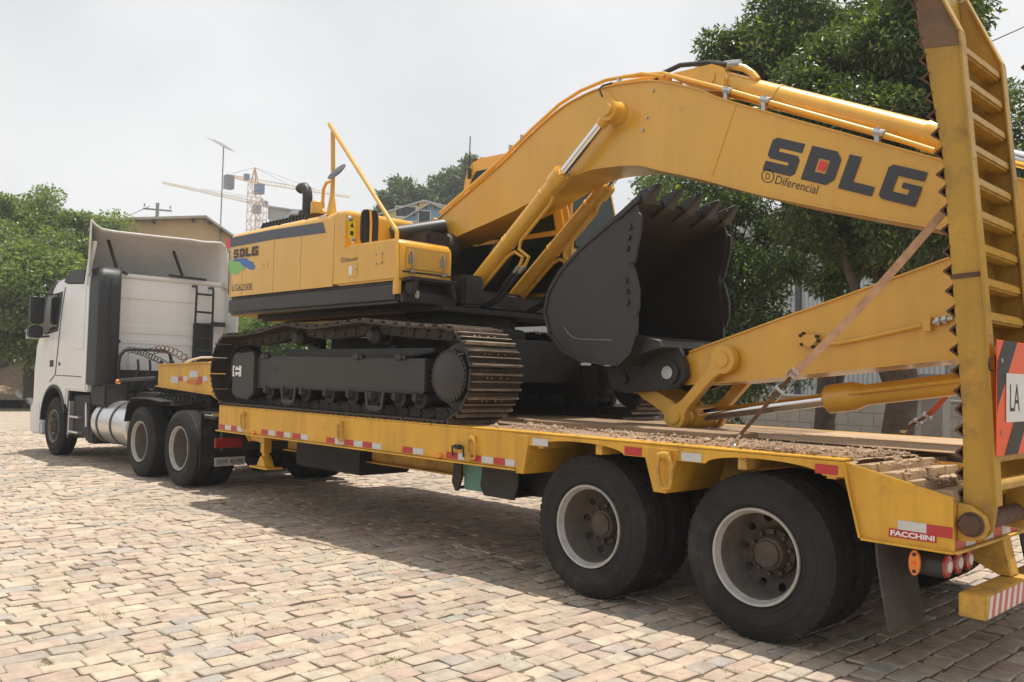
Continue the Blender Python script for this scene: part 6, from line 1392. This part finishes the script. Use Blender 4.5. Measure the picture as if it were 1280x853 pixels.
# ---- antenna, pole, wires
base = D(275, 300, 47); zt = D(275, 181, 47); AN = thing('tv_antenna', (float(base[0]), float(base[1]), 5), 'thin television antenna mast standing above the ochre house roof', 'antenna')
zr = float(cR)-.5
b = MB(); b.cyl((base[0], base[1], zr-1.2), (base[0], base[1], zt[2]), .035, n=6); b.build('mast', 'grey_pole', AN)
u_ = np.array([_r0[0], _r0[1], 0]); e0 = np.array([base[0], base[1], zt[2]])
b = MB(); L0_, L1_ = e0-u_*.55+np.array([0, 0, .3]), e0+u_*.42+np.array([0, 0, -.25]); b.cyl(L0_, L1_, .022, n=5)
for t in np.linspace(0, 1, 8): c = L0_*(1-t)+L1_*t; v_ = np.array([FW2[0], FW2[1], 0])*.5+u_*.25; b.cyl(c-v_*(.7+.5*(1-t)), c+v_*(.7+.5*(1-t)), .008, n=4)
b.build('elements', 'grey_pole', AN)
for (px, dep, t0, lab) in ((187.5, 58, 252, 'concrete utility pole behind the ochre house roof'),):
    bs = P2(px, dep); zt = float(D(px, t0, dep)[2]); UP = thing('utility_pole', bs, lab, 'pole'); b = MB(); b.cyl((bs[0], bs[1], bs[2]-.3), (bs[0], bs[1], zt), .16, .11, n=10); b.build('pole', 'grey_pole', UP)
    b = MB(); b.box(-.9, .9, -.05, .05, -.05, .05); b.build('crossarm', 'grey_pole', UP, M=Matrix.Translation((bs[0], bs[1], zt-.45)) @ Matrix.Rotation(facing(px), 4, 'Z'))
    for k in (-.8, 0, .8): q_ = Matrix.Translation((bs[0], bs[1], zt-.4)) @ Matrix.Rotation(facing(px), 4, 'Z') @ Vector((k, 0, .1)); b = MB(); b.cyl(q_, q_+Vector((0, 0, .18)), .05, n=8); b.build('insulator', 'grey_pole', UP)
def wire(name, lab, A_, C_, sag, r_):
    A_ = np.array(A_); C_ = np.array(C_); P_ = [A_*(1-t)+C_*t+np.array([0, 0, -sag*4*t*(1-t)]) for t in np.linspace(0, 1, 18)]; b = MB(); b.tube(P_, r_, 5); o = b.build(name, 'hose', None); tag(o, lab, 'cable')
wire('power_cable', 'black power cable crossing the sky above the ramps', D(1090, 118, 22), D(1420, -28, 20), .0, .018)
wire('power_cable', 'lower thin cable glimpsed in the sky beside the far ramp', D(1100, 190, 24), D(1420, 35, 22), .0, .012)
wire('power_cable', 'thin line running from the utility pole towards the trees', D(187, 258, 58), D(60, 292, 62), .4, .02)
# ---- tower cranes
def crane(label, px, dep, top, bot, jib, cjib, mc, sc_=1.0):
    c = D(px, bot, dep); x, y = float(c[0]), float(c[1]); zb = float(hill(x, y)); zt = float(D(px, top, dep)[2]); CR = thing('tower_crane', (x, y, zb), label, 'crane')
    w_ = .95*sc_
    b = MB(); nseg = int((zt-zb)/(2*w_))
    for sx, sy in ((-1, -1), (1, -1), (1, 1), (-1, 1)): b.cyl((x+sx*w_, y+sy*w_, zb-1), (x+sx*w_, y+sy*w_, zt), .075*sc_, n=4)
    for k in range(nseg):
        z0, z1 = zb+k*2*w_, zb+(k+1)*2*w_; cs = [(-1, -1), (1, -1), (1, 1), (-1, 1)]
        for i in range(4):
            a, d_ = cs[i], cs[(i+1) % 4]
            if k % 2: a, d_ = d_, a
            b.cyl((x+a[0]*w_, y+a[1]*w_, z0), (x+d_[0]*w_, y+d_[1]*w_, z1), .055*sc_, n=4); b.cyl((x+a[0]*w_, y+a[1]*w_, z1), (x+d_[0]*w_, y+d_[1]*w_, z1), .055*sc_, n=4)
    b.build('mast', 'crane_yellow', CR)
    P0 = np.array([x, y, zt])
    def lattice(P1, nm, mm, w2):
        P1 = np.array(P1); d_ = P1-P0; L_ = np.linalg.norm(d_); d_ /= L_; s_ = np.cross(d_, [0, 0, 1]); s_ /= np.linalg.norm(s_); up = np.cross(s_, d_); b = MB(); n_ = int(L_/(1.7*w2))
        b.cyl(P0+up*w2*1.5, P1+up*w2*.6, .075*sc_, n=4)
        for q_ in (-1, 1): b.cyl(P0+s_*q_*w2*.7, P1+s_*q_*w2*.7, .075*sc_, n=4)
        for k in range(n_):
            A_ = P0+d_*L_*k/n_; C_ = P0+d_*L_*(k+1)/n_; f0 = w2*(1.5-.9*k/n_); f1 = w2*(1.5-.9*(k+1)/n_)
            for q_ in (-1, 1): b.cyl(A_+s_*q_*w2*.7, (A_+C_)/2+up*(f0+f1)/2, .04*sc_, n=3); b.cyl((A_+C_)/2+up*(f0+f1)/2, C_+s_*q_*w2*.7, .04*sc_, n=3)
        b.build(nm, mm, CR)
    lattice(jib, 'jib', 'crane_white', .55*sc_); lattice(cjib, 'counter_jib', 'crane_yellow', .5*sc_)
    pk = P0+np.array([0, 0, mc]); b = MB(); b.cyl(P0+np.array([.6, .6, 0]), pk, .16*sc_, n=4); b.cyl(P0+np.array([-.6, -.6, 0]), pk, .16*sc_, n=4); b.cyl(P0+np.array([-.6, .6, 0]), pk, .16*sc_, n=4); b.build('cat_head', 'crane_yellow', CR)
    b = MB(); j = np.array(jib); cj = np.array(cjib); b.cyl(pk, P0+(j-P0)*.62+np.array([0, 0, .8]), .045*sc_, n=3); b.cyl(pk, P0+(j-P0)*.33+np.array([0, 0, .9]), .045*sc_, n=3); b.cyl(pk, P0+(cj-P0)*.85+np.array([0, 0, .7]), .045*sc_, n=3); b.build('tie_bars', 'grey_pole', CR)
    b = MB(); q_ = P0+(cj-P0)*.93; b.box(q_[0]-.8*sc_, q_[0]+.8*sc_, q_[1]-.8*sc_, q_[1]+.8*sc_, q_[2]-2.6*sc_, q_[2]+.2); b.build('counterweight', 'decal_stripe', CR)
    b = MB(); q_ = P0+(j-P0)*.05; b.box(q_[0]-.8*sc_, q_[0]+.8*sc_, q_[1]-.8*sc_, q_[1]+.8*sc_, q_[2]-2.2*sc_, q_[2]-.2); b.build('operator_cabin', 'crane_blue', CR); b = MB(); q_ = P0+(cj-P0)*.3; b.box(q_[0]-.5, q_[0]+.5, q_[1]-.5, q_[1]+.5, q_[2]+.2, q_[2]+1.5); b.build('winch', 'crane_blue', CR)
    return CR
crane('tower crane with yellow mast and jib reaching right over the hill', 316, 200, 228, 285, D(437, 247, 212), D(284, 220, 196), float((228-209)/FPX*200), 1.1)
crane('second tower crane with pale jib pointing left behind the first', 326, 235, 257, 285, D(203, 229, 215), D(342, 262, 238), 2.0, 1.1)
# ---- haze: the air over the whole place
m = bpy.data.materials.new('haze_air'); m.use_nodes = True; n = m.node_tree; n.nodes.clear()
pv_ = n.nodes.new('ShaderNodeVolumePrincipled'); pv_.inputs['Color'].default_value = (.93, .95, .98, 1); pv_.inputs['Density'].default_value = .0013; pv_.inputs['Anisotropy'].default_value = .2
ou = n.nodes.new('ShaderNodeOutputMaterial'); n.links.new(pv_.outputs[0], ou.inputs['Volume']); MATS['haze_air'] = m
hz_ = MB().box(-364, 154, -154, 364, -1.2, 62).build('haze', 'haze_air', None); hz_['kind'] = 'stuff'; hz_['label'] = 'thin pale haze hanging in the air over the yard and hill'; hz_['category'] = 'haze'
